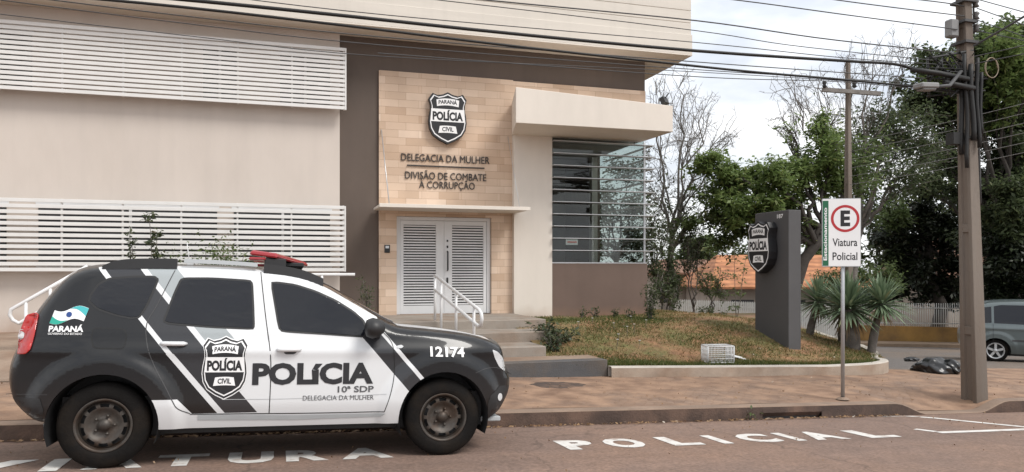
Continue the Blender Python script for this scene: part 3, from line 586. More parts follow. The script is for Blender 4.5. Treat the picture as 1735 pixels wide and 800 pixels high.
# ================================================================== cars
def path_dense(P, step):
    out_ = []
    for a, b in zip(P[:-1], P[1:]):
        n = max(1, int(math.dist(a, b) / step))
        out_ += [(a[0] + (b[0] - a[0]) * i / n, a[1] + (b[1] - a[1]) * i / n) for i in range(n)]
    return out_ + [P[-1]]
def smooth_path(P, it=2):
    for _ in range(it):
        Q = [P[0]]
        for a, b in zip(P[:-1], P[1:]): Q += [(a[0] * .75 + b[0] * .25, a[1] * .75 + b[1] * .25), (a[0] * .25 + b[0] * .75, a[1] * .25 + b[1] * .75)]
        P = Q + [P[-1]]
    return P
class CarShape:
    def __init__(s, top, axles, rw, sill_z, half=.865, belt=1.03, tumble=.38, arch=.42, roll=.085, front=(1.30, .22), rear=(-1.40, .15), flare=.036, low=(-1.75, 1.75)):
        s.top = path_dense(smooth_path(top), .03); s.ax = axles; s.rw = rw; s.sill = sill_z; s.half = half; s.belt = belt; s.tumble = tumble; s.arch = arch; s.R = roll; s.fr = front; s.re = rear; s.flare = flare
        T = np.array(s.top); s.A = T[:-1]; s.B = T[1:]; s.D = s.B - s.A; s.LL = (s.D ** 2).sum(1) + 1e-12
    def dist(s, u, v):
        p = np.array((u, v)); t = np.clip(((p - s.A) * s.D).sum(1) / s.LL, 0, 1)
        q = s.A + s.D * t[:, None] - p; return math.sqrt((q ** 2).sum(1).min())
    def W(s, u, v, edge=False):
        w_ = s.half
        w_ -= .05 * max(0, (.5 - v) / .2) ** 1.5 if v < .5 else 0
        w_ -= .045 * sm((v - (s.belt - .14)) / .2) + s.tumble * max(0, v - s.belt - .04)
        if u > s.fr[0]: w_ -= s.fr[1] * ((u - s.fr[0]) / .75) ** 2.3
        if u < s.re[0]: w_ -= s.re[1] * ((s.re[0] - u) / .65) ** 2.2
        for a in s.ax:
            r = math.hypot(u - a, v - s.rw)
            if v > .2: w_ += s.flare * (1 - sm((r - s.arch - .10) / .11)) * (1 - sm((v - .88) / .16))
        w_ += .010 * math.exp(-((v - .93) / .05) ** 2) * (1 - sm((abs(u) - 1.9) / .2))       # shoulder crease
        if edge: return w_ - s.R
        d = s.dist(u, v)
        if d < s.R: w_ -= s.R * (1 - math.sqrt(max(0, 1 - (1 - d / s.R) ** 2)))
        return w_
    def near(s, off=.002): return lambda u, v, w_: (u, -(s.W(u, v) + off + w_), v)
    def farside(s, off=.002): return lambda u, v, w_: (u, s.W(u, v) + off + w_, v)
    def outline(s):
        b = []; a0, a1 = s.ax; zl = s.sill
        def arc(c, e0, e1):
            dz = zl - s.rw; an = math.asin(max(-1, min(1, dz / s.arch)))
            return [(c + s.arch * math.cos(t), s.rw + s.arch * math.sin(t)) for t in np.linspace(an, math.pi - an, 26)]
        b += arc(a1, 0, 0) + arc(a0, 0, 0)
        return s.top + b
    def body(s, parent, side_mat, skin_mats, skin_pick, crown):
        for mp_, nm in ((s.near(0), 'body'), (s.farside(0), 'body')):
            flat('body_side', side_mat, mp_, [s.outline()[::-1]], parent=parent, grid=.018, smooth=True, local=True)
        P = s.top; n = len(P); cols = 17; vs = []; nrm = []
        for i, (u, v) in enumerate(P):
            t = Vector((P[min(i + 1, n - 1)][0] - P[max(i - 1, 0)][0], P[min(i + 1, n - 1)][1] - P[max(i - 1, 0)][1])).normalized(); no = Vector((-t.y, t.x))
            if no.length == 0: no = Vector((0, 1))
            we = max(.05, s.W(u, v, True)); c = crown(u, v)
            for k in range(cols):
                y = -1 + 2 * k / (cols - 1); y = math.copysign(abs(y) ** .8, y)
                h = c * (1 - abs(y) ** 2.4); vs.append((u + no.x * h, y * we, v + no.y * h))
        groups = {}
        for i in range(n - 1):
            for k in range(cols - 1):
                uc, vc = (P[i][0] + P[i + 1][0]) / 2, (P[i][1] + P[i + 1][1]) / 2; yc = vs[i * cols + k][1] / 2 + vs[i * cols + k + 1][1] / 2
                groups.setdefault(skin_pick(uc, vc, yc), []).append((i * cols + k, i * cols + k + 1, (i + 1) * cols + k + 1, (i + 1) * cols + k))
        for nm, fs in groups.items():
            m = MB(); m.add(vs, fs, 0, True); m.build(nm, skin_mats[nm], parent, local=True)
            o_ = parent.children[-1] if False else None
    def under(s, parent, y_in=.50):
        m = MB(); lo, hi = s.top[0][0], s.top[-1][0]
        m.box((lo + .1, -.66, s.sill - .06), (hi - .05, .66, s.sill + .25))
        for a in s.ax:
            for sg in (-1, 1):
                n = 20; vs = []
                for k in range(n + 1):
                    t = math.pi * (-.12 + 1.24 * k / n); x, z = a + (s.arch - .004) * math.cos(t), s.rw + (s.arch - .004) * math.sin(t)
                    vs += [(x, sg * (s.half + .004), z), (x, sg * y_in, z)]
                m.add(vs, [(2 * k, 2 * k + 2, 2 * k + 3, 2 * k + 1) for k in range(n)], 0, True)
                m.add([(a - s.arch, sg * y_in, .2), (a + s.arch, sg * y_in, .2), (a + s.arch, sg * y_in, s.rw + s.arch), (a - s.arch, sg * y_in, s.rw + s.arch)], [(0, 1, 2, 3)])
        m.build('underbody', m_dark, parent, local=True)
def wheel(parent, u, sg, r, yout, width=.21, rimr=.205, rim_mat=None, alloy=False):
    t = MB(); y0, y1 = yout, yout - width
    prof = [(rimr - .01, y0 - .035), (rimr + .004, y0 - .012), (rimr + .02, y0 - .004), (r - .09, y0), (r - .045, y0 - .006), (r - .022, y0 - .016), (r - .006, y0 - .03), (r, y0 - .05), (r, y1 + .05), (r - .02, y1 + .015), (rimr, y1)]
    t.lathe([(a, sg * b) for a, b in prof], 56, 'y', (u, 0, r))
    wo = t.build('wheel', m_rubber, parent, local=True)
    g = MB(); H = lambda d: sg * (y0 - d)
    if not alloy:
        g.lathe([(rimr + .006, H(.006)), (rimr - .004, H(.003)), (rimr - .014, H(.012)), (rimr - .022, H(.05))], 56, 'y', (u, 0, r))
        ring = [(rimr - .022, H(.055)), (rimr - .036, H(.042)), (rimr - .062, H(.036)), (.125, H(.040)), (.108, H(.056)), (.07, H(.062)), (.045, H(.058)), (.042, H(.028)), (0.001, H(.026))]
        g.lathe(ring, 60, 'y', (u, 0, r), skip=lambda i, k: i in (1,) and k % 6 in (1, 2, 3, 4))
        for k in range(5):
            a = 2 * math.pi * k / 5; g.lathe([(.013, H(.06)), (.011, H(.040)), (.001, H(.038))], 8, 'y', (u + .073 * math.cos(a), 0, r + .073 * math.sin(a)))
    else:
        g.lathe([(rimr + .006, H(.004)), (rimr - .004, H(.002)), (rimr - .02, H(.012)), (rimr - .03, H(.06))], 48, 'y', (u, 0, r))
        for k in range(5):
            a = 2 * math.pi * k / 5 + .3; M = Matrix.Translation((u, 0, r)) @ Matrix.Rotation(-a, 4, 'Y')
            g.box((.03, min(H(.05), H(.012)), -.03), (rimr - .01, max(H(.05), H(.012)), .03), 0, M)
        g.lathe([(.06, H(.05)), (.055, H(.006)), (.001, H(.004))], 20, 'y', (u, 0, r))
    g.build('rim', rim_mat or m_steelrim, wo, local=True)
    d = MB(); d.lathe([(rimr - .005, H(.10)), (.001, H(.10))], 32, 'y', (u, 0, r)); d.build('brake_shade', m_dark, wo, local=True)

# ---- the police car
PITCH, ROLL = -.031, .047
ex = Vector((1, 0, PITCH)).normalized(); ey = Vector((0, 1, -ROLL)); ey = (ey - ex * ey.dot(ex)).normalized(); ez = ex.cross(ey)
CO = Vector((.04, 7.5, base(.04) - .8 * ROLL))
car = empty('police_car', (0, 0, 0), 'black and white police off-roader with red roof light parked at the kerb', 'car')
car.matrix_world = Matrix(((ex.x, ey.x, ez.x, CO.x), (ex.y, ey.y, ez.y, CO.y), (ex.z, ey.z, ez.z, CO.z), (0, 0, 0, 1)))
duster = CarShape([(-1.79, .37), (-1.90, .40), (-2.03, .52), (-2.075, .66), (-2.07, .80), (-2.02, .92), (-1.95, 1.12), (-1.86, 1.30), (-1.73, 1.50), (-1.62, 1.575), (-1.45, 1.605), (-1.1, 1.622), (-.7, 1.630), (-.3, 1.622), (.02, 1.59), (.25, 1.515), (.55, 1.345), (.86, 1.165), (.97, 1.125), (1.2, 1.108), (1.5, 1.078), (1.74, 1.04), (1.88, .985), (1.94, .93), (1.965, .84), (1.985, .74), (2.03, .68), (2.04, .58), (2.01, .50), (1.93, .37), (1.80, .29)],
                  (-1.36, 1.357), .338, .30, arch=.405)
def oc(px, py, off=0):
    d = ray(px, py); o_ = Vector((0, 0, CAMH)) - CO; dl = Vector((d @ ex, d @ ey, d @ ez)); ol = Vector((o_ @ ex, o_ @ ey, o_ @ ez)); y = -.85
    for _ in range(6):
        p = ol + dl * ((y - ol.y) / dl.y); y = -(duster.W(max(-2.05, min(2.05, p.x)), max(.3, min(1.6, p.z))) + off)
    return (p.x, p.z)
def livery():
    m = bpy.data.materials.new('police_livery'); m.use_nodes = True; n = m.node_tree.nodes; l = m.node_tree.links; p = n['Principled BSDF']
    p.inputs['Roughness'].default_value = .35; p.inputs['Specular IOR Level'].default_value = .25; p.inputs['Coat Weight'].default_value = .5; p.inputs['Coat Roughness'].default_value = .05
    t = n.new('ShaderNodeTexCoord'); sx = n.new('ShaderNodeSeparateXYZ'); l.new(t.outputs['Object'], sx.inputs[0])
    WH, BK, DK, SV = (.68, .69, .70, 1), (.0075, .008, .0095, 1), (.030, .031, .035, 1), (.33, .36, .37, 1)
    def ramp(a, b, pts, cols):
        a, b = Vector(a), Vector(b); t_ = (b - a).normalized(); nn = Vector((-t_.y, t_.x))
        if nn.x < 0: nn = -nn
        q = [Vector(x) @ nn for x in pts]; lo, hi = -4., 4.
        vm = n.new('ShaderNodeVectorMath'); vm.operation = 'DOT_PRODUCT'; vm.inputs[1].default_value = (nn.x, 0, nn.y); l.new(t.outputs['Object'], vm.inputs[0])
        # steps by greater-than tests, exact at any distance
        cur = None
        for i, c in enumerate(cols):
            if i == 0: cur = c; continue
            g = n.new('ShaderNodeMath'); g.operation = 'GREATER_THAN'; g.inputs[1].default_value = q[i - 1]; l.new(vm.outputs['Value'], g.inputs[0])
            x = n.new('ShaderNodeMix'); x.data_type = 'RGBA'; l.new(g.outputs[0], x.inputs['Factor'])
            if isinstance(cur, tuple): x.inputs[6].default_value = cur
            else: l.new(cur, x.inputs[6])
            x.inputs[7].default_value = c; cur = x.outputs[2]
        return cur
    def test(axis, val, op='GREATER_THAN'):
        g = n.new('ShaderNodeMath'); g.operation = op; g.inputs[1].default_value = val; l.new(sx.outputs[axis], g.inputs[0]); return g.outputs[0]
    def mix(f, a, b):
        x = n.new('ShaderNodeMix'); x.data_type = 'RGBA'; l.new(f, x.inputs['Factor'])
        for s_, k in ((a, 6), (b, 7)):
            if isinstance(s_, tuple): x.inputs[k].default_value = s_
            else: l.new(s_, x.inputs[k])
        return x.outputs[2]
    def mul(a, b):
        g = n.new('ShaderNodeMath'); g.operation = 'MULTIPLY'; l.new(a, g.inputs[0]); l.new(b, g.inputs[1]); return g.outputs[0]
    a, b = oc(238, 538), oc(374, 699)
    up = ramp(a, b, [oc(233, 539), oc(243, 538), oc(316, 553), oc(328, 553), oc(382, 556)], [BK, WH, DK, WH, SV, WH])
    lo = ramp(a, b, [oc(367, 699), oc(380, 699), oc(437, 700)], [BK, WH, DK, WH])
    rear = mix(test(2, oc(380, 600)[1]), lo, up)
    fr = ramp(oc(618, 576), oc(686, 655), [oc(618, 576), oc(646, 567), oc(655, 567)], [WH, DK, WH, BK])
    fr = mix(test(2, oc(640, 556)[1]), fr, mix(test(0, oc(640, 545)[0]), WH, BK))
    c = mix(test(0, .3), rear, fr)
    sill = mul(mul(test(2, oc(300, 677)[1], 'LESS_THAN'), test(0, -1.06)), test(0, 1.05, 'LESS_THAN'))
    sillz = mul(sill, test(0, oc(332, 690)[0], 'LESS_THAN'))
    c = mix(mul(mul(test(2, oc(330, 701)[1], 'LESS_THAN'), test(0, -1.06)), test(0, 1.05, 'LESS_THAN')), c, WH)
    edge = ramp(oc(299, 676), oc(326, 702), [oc(299, 676)], [(1, 1, 1, 1), (0, 0, 0, 1)])
    ef = n.new('ShaderNodeSeparateColor'); l.new(edge, ef.inputs[0]); c = mix(mul(sillz, ef.outputs[0]), c, WH)
    # road dust low on the body
    ns = n.new('ShaderNodeTexNoise'); ns.inputs['Scale'].default_value = 3; ns.inputs['Detail'].default_value = 8; l.new(t.outputs['Object'], ns.inputs['Vector'])
    r = n.new('ShaderNodeMapRange'); r.inputs[1].default_value = .25; r.inputs[2].default_value = .75; r.inputs[3].default_value = .16; r.inputs[4].default_value = 0; l.new(sx.outputs[2], r.inputs[0])
    dm = n.new('ShaderNodeMath'); dm.operation = 'MULTIPLY'; l.new(r.outputs[0], dm.inputs[0]); l.new(ns.outputs['Fac'], dm.inputs[1])
    c = mix(dm.outputs[0], c, (.20, .14, .10, 1)); l.new(c, p.inputs['Base Color']); return m
m_liv = livery()
m_cwhite = pmat('car_white', (.70, .71, .72), .32, .03, 2, coat=.5); m_cblack = pmat('car_black', (.008, .0085, .010), .35, .1, 2, spec=.3, coat=.25)
m_cglass = pmat('tinted_glass', (.006, .007, .011), .03, .1, 1.5, .16, 2.2, spec=.5, stretch=(1, 1, 2.6))
m_seal = pmat('window_seal', (.010, .010, .011), .55, .1); m_seam = pmat('panel_gap', (.05, .05, .052), .7, .1); m_seamb = pmat('panel_gap_dark', (.006, .006, .006), .7, .1)
m_red = pmat('red_lens', (.30, .014, .020), .22, .08, 3, coat=.5); m_redl = pmat('tail_lens', (.42, .02, .018), .15, .1, 6, coat=.6); m_lens = pmat('clear_lens', (.55, .56, .57), .12, .1, 8, coat=.6)
m_silver = pmat('silver_trim', (.40, .42, .43), .4, .06, 4)
def pick(u, v, y):
    if u < -1.52 and v > 1.12 and v < 1.54 and abs(y) < .52: return 'rear_window'
    if u < -1.55: return 'tailgate' if v > .85 else 'rear_bumper'
    if .2 < u < .93 and v > 1.12 and v < 1.56: return 'windscreen'
    if u >= .93 and v > 1.0: return 'bonnet' if abs(y) < .58 else 'wing_top'
    if u >= .93: return 'front_bumper' if v < .78 else 'grille'
    return 'roof'
def crown(u, v):
    if u > .95: return .03 + .07 * sm((u - 1.75) / .25)
    if u > .1: return .06
    if u < -1.5: return .05 + .05 * sm((-1.5 - u) / .5)
    return .035
duster.body(car, m_liv, dict(rear_window=m_cglass, tailgate=m_cblack, rear_bumper=m_cblack, windscreen=m_cglass, bonnet=m_cwhite, wing_top=m_cblack, front_bumper=m_blkplastic, grille=m_cblack, roof=m_cblack), pick, crown)
duster.under(car)
for u in duster.ax:
    for sg in (-1, 1): wheel(car, u, sg, .338, .83)
near, far_ = duster.near, duster.farside
def both(name, mat, polys, off=.002, **k):
    o1 = flat(name, mat, near(off), polys, parent=car, grid=.05, smooth=True, local=True, **k); flat(name, mat, far_(off), polys, parent=car, grid=.05, smooth=True, local=True, **k); return o1
def pxpoly(pts, rounds=1):
    P = [oc(*p) for p in pts]
    for _ in range(rounds):
        Q = []
        for a, b in zip(P, P[1:] + P[:1]): Q += [(a[0] * .86 + b[0] * .14, a[1] * .86 + b[1] * .14), (a[0] * .14 + b[0] * .86, a[1] * .14 + b[1] * .86)]
        P = Q
    return P
def grow(P, d):
    cx_ = sum(p[0] for p in P) / len(P); cy_ = sum(p[1] for p in P) / len(P); out_ = []
    n = len(P)
    for i, p in enumerate(P):
        t = Vector((P[(i + 1) % n][0] - P[i - 1][0], P[(i + 1) % n][1] - P[i - 1][1]))
        if t.length < 1e-9: out_.append(p); continue
        t.normalize(); no = Vector((t.y, -t.x))
        if no.x * (p[0] - cx_) + no.y * (p[1] - cy_) < 0: no = -no
        out_.append((p[0] + no.x * d, p[1] + no.y * d))
    return out_
for P in (pxpoly([(149, 511), (152, 499), (166, 480), (186, 470), (225, 467), (262, 467), (270, 473), (263, 491), (250, 520), (237, 539), (222, 541), (196, 536), (164, 525)]),
          pxpoly([(275, 545), (284, 522), (295, 494), (305, 473), (313, 470), (360, 470), (424, 474), (429, 480), (431, 520), (432, 553), (429, 559), (360, 556), (286, 550)]),
          pxpoly([(458, 478), (470, 477), (500, 481), (535, 492), (570, 508), (600, 527), (617, 542), (622, 556), (620, 571), (612, 572), (540, 567), (478, 563), (471, 556)])):
    w1 = both('window_seal', m_seal, [P]); g1 = grow(P, -.017)
    flat('window', m_cglass, near(.005), [g1], parent=car, grid=.05, smooth=True, local=True); flat('window', m_cglass, far_(.005), [g1], parent=car, grid=.05, smooth=True, local=True)
def pxline(pts, wd, mat, name, off=.0025, closed=False, mirror=True):
    P = [oc(*p) for p in pts]; P = smooth_path(P, 2) if not closed else P + [P[0]]
    polys = []
    L_, Rr = [], []
    for i, p in enumerate(P):
        t = Vector((P[min(i + 1, len(P) - 1)][0] - P[max(i - 1, 0)][0], P[min(i + 1, len(P) - 1)][1] - P[max(i - 1, 0)][1])).normalized(); no = Vector((-t.y, t.x)) * wd / 2
        L_.append((p[0] + no.x, p[1] + no.y)); Rr.append((p[0] - no.x, p[1] - no.y))
    polys = [[Rr[i], Rr[i + 1], L_[i + 1], L_[i]] for i in range(len(P) - 1)]
    flat(name, mat, near(off), polys, parent=car, local=True)
    if mirror: flat(name, mat, far_(off), polys, parent=car, local=True)
pxline([(442, 461), (446, 500), (451, 545), (459, 600), (459, 640), (456, 700)], .007, m_seamb, 'door_gap')
pxline([(297, 458), (280, 490), (262, 525), (248, 545), (247, 575), (258, 615), (280, 655), (292, 680), (300, 694), (322, 701)], .007, m_seam, 'door_gap')
pxline([(648, 562), (664, 578), (668, 600), (669, 631), (663, 665), (651, 698)], .006, m_seamb, 'door_gap')
pxline([(322, 702), (420, 701), (540, 700), (651, 698)], .007, m_seamb, 'door_gap')
pxline([(376, 677), (500, 676), (655, 668)], .004, pmat('crease_shade_grey', (.45, .46, .47), .5), 'crease_shade_line', mirror=False)  # crease shading drawn as a flat grey line on the door
pxline([(13, 667), (45, 668), (80, 669)], .004, m_seam, 'bumper_gap', mirror=False)
flat('sill_strip', m_silver, near(.004), [[oc(*p) for p in ((334, 711), (640, 708), (652, 699), (652, 702), (645, 712), (338, 714))][::1]], parent=car, grid=.06, local=True) if False else both('sill_strip', m_silver, [[oc(335, 711.5), oc(500, 711), oc(645, 706), oc(653, 701), oc(500, 703.5), oc(335, 703)]], .004)
# fuel flap outline
FP = pxpoly([(157, 557), (163, 555), (205, 556), (213, 559), (215, 568), (213, 583), (207, 592), (165, 591), (157, 588), (154, 575)])
flat('fuel_flap', m_seamb, near(.002), [FP], parent=car, grid=.04, smooth=True, local=True); flat('fuel_flap', m_cblack, near(.003), [grow(FP, -.007)], parent=car, grid=.04, smooth=True, local=True)
# lamps
TL = pxpoly([(61, 529), (66, 533), (60, 562), (52, 592), (44, 600), (29, 600), (31, 583), (36, 556), (45, 534)])
tl = flat('tail_light', m_redl, near(-.005), [TL], parent=car, grid=.03, smooth=True, local=True, depth=.018); flat('tail_light', m_redl, far_(-.005), [TL], parent=car, grid=.03, smooth=True, local=True, depth=.018)
flat('reversing_lens', m_lens, near(.015), [pxpoly([(35, 557), (43, 559), (41, 572), (33, 578), (31, 570)])], parent=tl, local=True)
HL = pxpoly([(834, 592), (843, 596), (852, 606), (857, 622), (855, 629), (846, 622), (838, 606)])
flat('headlight', m_lens, near(.002), [HL], parent=car, grid=.03, smooth=True, local=True); flat('headlight', m_lens, far_(.002), [HL], parent=car, grid=.03, smooth=True, local=True)
both('side_repeater', m_lens, [pxpoly([(672, 586), (680, 584), (684, 587), (680, 590), (673, 590)])], .006)
# door handles
for x0, y0, x1, y1 in ((272, 582, 317, 582.5), (469, 592.5, 510, 592)):
    a, b = oc(x0, y0), oc(x1, y1); mb = MB()
    mid = [( a[0] + (b[0] - a[0]) * t, -(duster.W(a[0] + (b[0] - a[0]) * t, a[1]) + .004 + .030 * math.sin(math.pi * min(1, max(0, t))) ** .5), a[1] + (b[1] - a[1]) * t) for t in np.linspace(0, 1, 9)]
    mb.tube(mid, [.010] + [.019] * 7 + [.010], 8); mb.build('door_handle', m_cwhite, car, local=True)
    flat('handle_shade', m_seam, near(.0022), [pxpoly([(x0 + 10, y0 + 1), (x0 + 14, y0 + 8), (x0 + 30, y0 + 8), (x0 + 36, y0 + 1)])], parent=car, local=True)  # flat dark patch drawn for the shade under the handle
# mirror
mu_, mz_ = oc(634, 556, .10); mb = MB()
for sg in (-1, 1):
    y_ = sg * .885
    ring = [(mu_ - .085, .030), (mu_ - .07, .075), (mu_ - .02, .095), (mu_ + .035, .08), (mu_ + .075, .04), (mu_ + .085, .015)]
    mb = MB(); mb.lathe([(r_ , u_) for u_, r_ in ring] , 16, 'x', (0, 0, 0)); mb.v = [(v[0], v[1] * 1.25 + y_ + sg * .07, v[2] * .95 + mz_) for v in mb.v]
    mb.add([(mu_ - .084, y_ + .07 * sg + .037 * math.cos(t), mz_ + .028 * math.sin(t)) for t in np.linspace(0, 2 * math.pi, 17)[:-1]], [tuple(range(16))])
    mb.tube([(mu_ + .05, sg * .77, mz_ - .075), (mu_ + .02, y_ + sg * .03, mz_ - .05)], .03, 8)
    mo = mb.build('wing_mirror', m_blkplastic, car, local=True)
# roof rails
def rail_path(sg):
    return [(-1.46, sg * .585, 1.605), (-1.36, sg * .585, 1.655), (-1.2, sg * .585, 1.675), (-.80, sg * .585, 1.685), (-.3, sg * .58, 1.675), (.1, sg * .575, 1.635), (.3, sg * .57, 1.55)]
for sg in (-1, 1):
    rp_ = path_dense(smooth_path([(p[0], p[2]) for p in rail_path(sg)]), .05); y_ = sg * .585
    def seg(a, b, h0, nm, mat, parent=car):
        pts = [p for p in rp_ if a <= p[0] <= b]; m = MB()
        for p, q in zip(pts[:-1], pts[1:]):
            lo_ = lambda t: max(t[1] - h0, 1.55 if h0 > .05 else 0)
            m.add([(p[0], y_ - .022, p[1] - h0), (p[0], y_ + .022, p[1] - h0), (p[0], y_ + .016, p[1]), (p[0], y_ - .016, p[1]), (q[0], y_ - .022, q[1] - h0), (q[0], y_ + .022, q[1] - h0), (q[0], y_ + .016, q[1]), (q[0], y_ - .016, q[1])],
                  [(0, 4, 7, 3), (1, 2, 6, 5), (3, 7, 6, 2), (0, 1, 5, 4), (0, 3, 2, 1), (4, 5, 6, 7)])
        return m.build(nm, mat, parent, local=True)
    rl = seg(-.86, -.22, .034, 'roof_rail', m_silver); seg(-1.47, -.86, .085, 'rail_foot', m_blkplastic, rl); seg(-.24, .31, .09, 'rail_foot', m_blkplastic, rl)
# roof light: V shaped red bar on a black base
lb = MB()
for sg in (-1, 1):
    V_ = [(-.34, sg * .56), (-.10, sg * .60), (.20, 0), (-.06, 0)]
    P = V_; mid_ = ((-.13), sg * .28)
    lb.add([(u, y, 1.728 - .11 * (u + .2)) for u, y in P] + [(u * .9 - .01, y * .96, 1.772 - .11 * (u + .2)) for u, y in P], [(0, 1, 2, 3), (4, 5, 6, 7), (0, 1, 5, 4), (1, 2, 6, 5), (2, 3, 7, 6), (3, 0, 4, 7)])
lbo = lb.build('light_bar', m_red, car, bevel=.014, local=True)
for ya, yb in ((-.58, -.45), (.45, .58)): mb = MB(); mb.box((-.33, ya, 1.694), (-.19, yb, 1.720)); mb.build('light_lens', m_red, lbo, bevel=.01, local=True)
mb = MB(); mb.box((-.2, -.57, 1.63), (-.02, .57, 1.715)); mb.box((-.12, -.3, 1.66), (.14, .3, 1.70)); mb.build('light_bar_base', m_blkplastic, lbo, bevel=.008, local=True)
mb = MB(); mb.tube([(-.84, -.2, 1.66), (-.87, -.2, 1.86)], .004, 5); mb.box((-.86, -.22, 1.655), (-.81, -.18, 1.70)); mb.build('aerial', m_wmetal, car, local=True)
mb = MB(); mb.box((1.74, -.68, .27), (1.93, .68, .315)); mb.build('bumper_guard', m_silver, car, bevel=.008, local=True)
both('bumper_lip', m_blkplastic, [[(1.78, .30), (1.93, .39), (2.005, .52), (2.02, .60), (1.90, .60), (1.79, .52), (1.765, .44)][::-1]], .004)
both('fog_lamp', m_lens, [[(1.90 + .03 * math.cos(t), .50 + .035 * math.sin(t)) for t in np.linspace(0, 2 * math.pi, 13)[:-1]]], .007)
pxline([(806, 632), (822, 624), (845, 622), (866, 634)], .005, m_seam, 'bumper_gap', mirror=False)
both('rear_skirt', m_blkplastic, [[(-1.79, .38), (-1.77, .47), (-1.80, .56), (-2.03, .565), (-2.02, .53), (-1.90, .41)]], .004)
# lettering and badges
def px_text(body, x0, y0, x1, y1, cap_px, mat, name, bold=.02, slant=0, off=.004):
    a, b = oc(x0, y0), oc(x1, y1); c = oc(x0, y0 - cap_px); cap = c[1] - a[1]; ln = b[0] - a[0]; sl = (b[1] - a[1]) / ln
    v, f = fit_text(body, 0, ln, 0, cap, bold, slant); v = [(a[0] + x, a[1] + y + sl * x) for x, y in v]
    return flat(name, mat, near(off), tris=(v, f), parent=car, grid=.06, local=True)
m_ink = pmat('livery_black', (.02, .02, .023), .4, .05); m_inkg = pmat('livery_grey', (.09, .09, .095), .4, .05)
px_text('POLíCIA', 427, 652.5, 632, 650, 37, m_ink, 'door_lettering', .045)
px_text('10ª SDP', 572, 665, 633, 664, 10.5, m_inkg, 'door_lettering', .02)
px_text('DELEGACIA DA MULHER', 513, 678.5, 633, 677, 8, m_inkg, 'door_lettering', 0)
px_text('12174', 729, 604, 787, 605, 17, m_signwhite, 'wing_number', .03, 0, .012)
px_text('PARANÁ', 82, 562, 141, 562.5, 10, m_signwhite, 'quarter_lettering', .04)
px_text('GOVERNO DO ESTADO', 81, 567, 139, 567.5, 3.4, m_signwhite, 'quarter_lettering', .02)
ec = oc(381, 622); ew = oc(419, 622)[0] - oc(343, 622)[0]; eh = oc(381, 570)[1] - oc(381, 674)[1]
em = near(.003); e_ = flat('door_badge_ground', m_signwhite, lambda u, v, w_: em(u + ec[0], v + ec[1], w_), [shield_outline(ew * 1.02, eh * 1.02)], parent=car, grid=.05, smooth=True, local=True)
emblem(car, (lambda f_: (lambda u, v, w_: f_(u + ec[0], v + ec[1], w_)))(near(.0045)), ew * .985, eh * .985, 0, .05, True, True)
# waving flag
def flag_pt(a, b):      # a along 0..1, b up 0..1
    x = 84 + 9 * b + 58 * a; y = 546 - 22 * b + 4.5 * math.sin(a * 6.0 + .4) * -1 * -1 - 2 * a
    return oc(x, y)
def flag_poly(lo, hi, a0=0, a1=1): 
    A = np.linspace(a0, a1, 12); return [flag_pt(a, lo(a)) for a in A] + [flag_pt(a, hi(a)) for a in A[::-1]]
m_fg = pmat('flag_green', (.02, .36, .27), .4, .03); m_ft = pmat('flag_teal', (.06, .42, .44), .4, .03); m_fb = pmat('flag_blue', (.02, .06, .22), .4, .03)
fl = flat('flag_badge', m_signwhite, near(.004), [flag_poly(lambda a: 0, lambda a: 1)], parent=car, grid=.05, local=True)
flat('flag_field', m_fg, near(.0055), [flag_poly(lambda a: .02, lambda a: .02 + max(.0, .52 - .98 * a), 0, .53)], parent=fl, local=True)
flat('flag_field', m_ft, near(.0055), [flag_poly(lambda a: 1.0 - max(0., .55 * (a - .45) / .5), lambda a: .985, .45, 1)], parent=fl, local=True)
cc = flag_pt(.5, .5); flat('flag_disc', m_fb, near(.007), [[(cc[0] + .021 * math.cos(t), cc[1] + .021 * math.sin(t)) for t in np.linspace(0, 2 * math.pi, 20)[:-1]]], parent=fl, local=True)

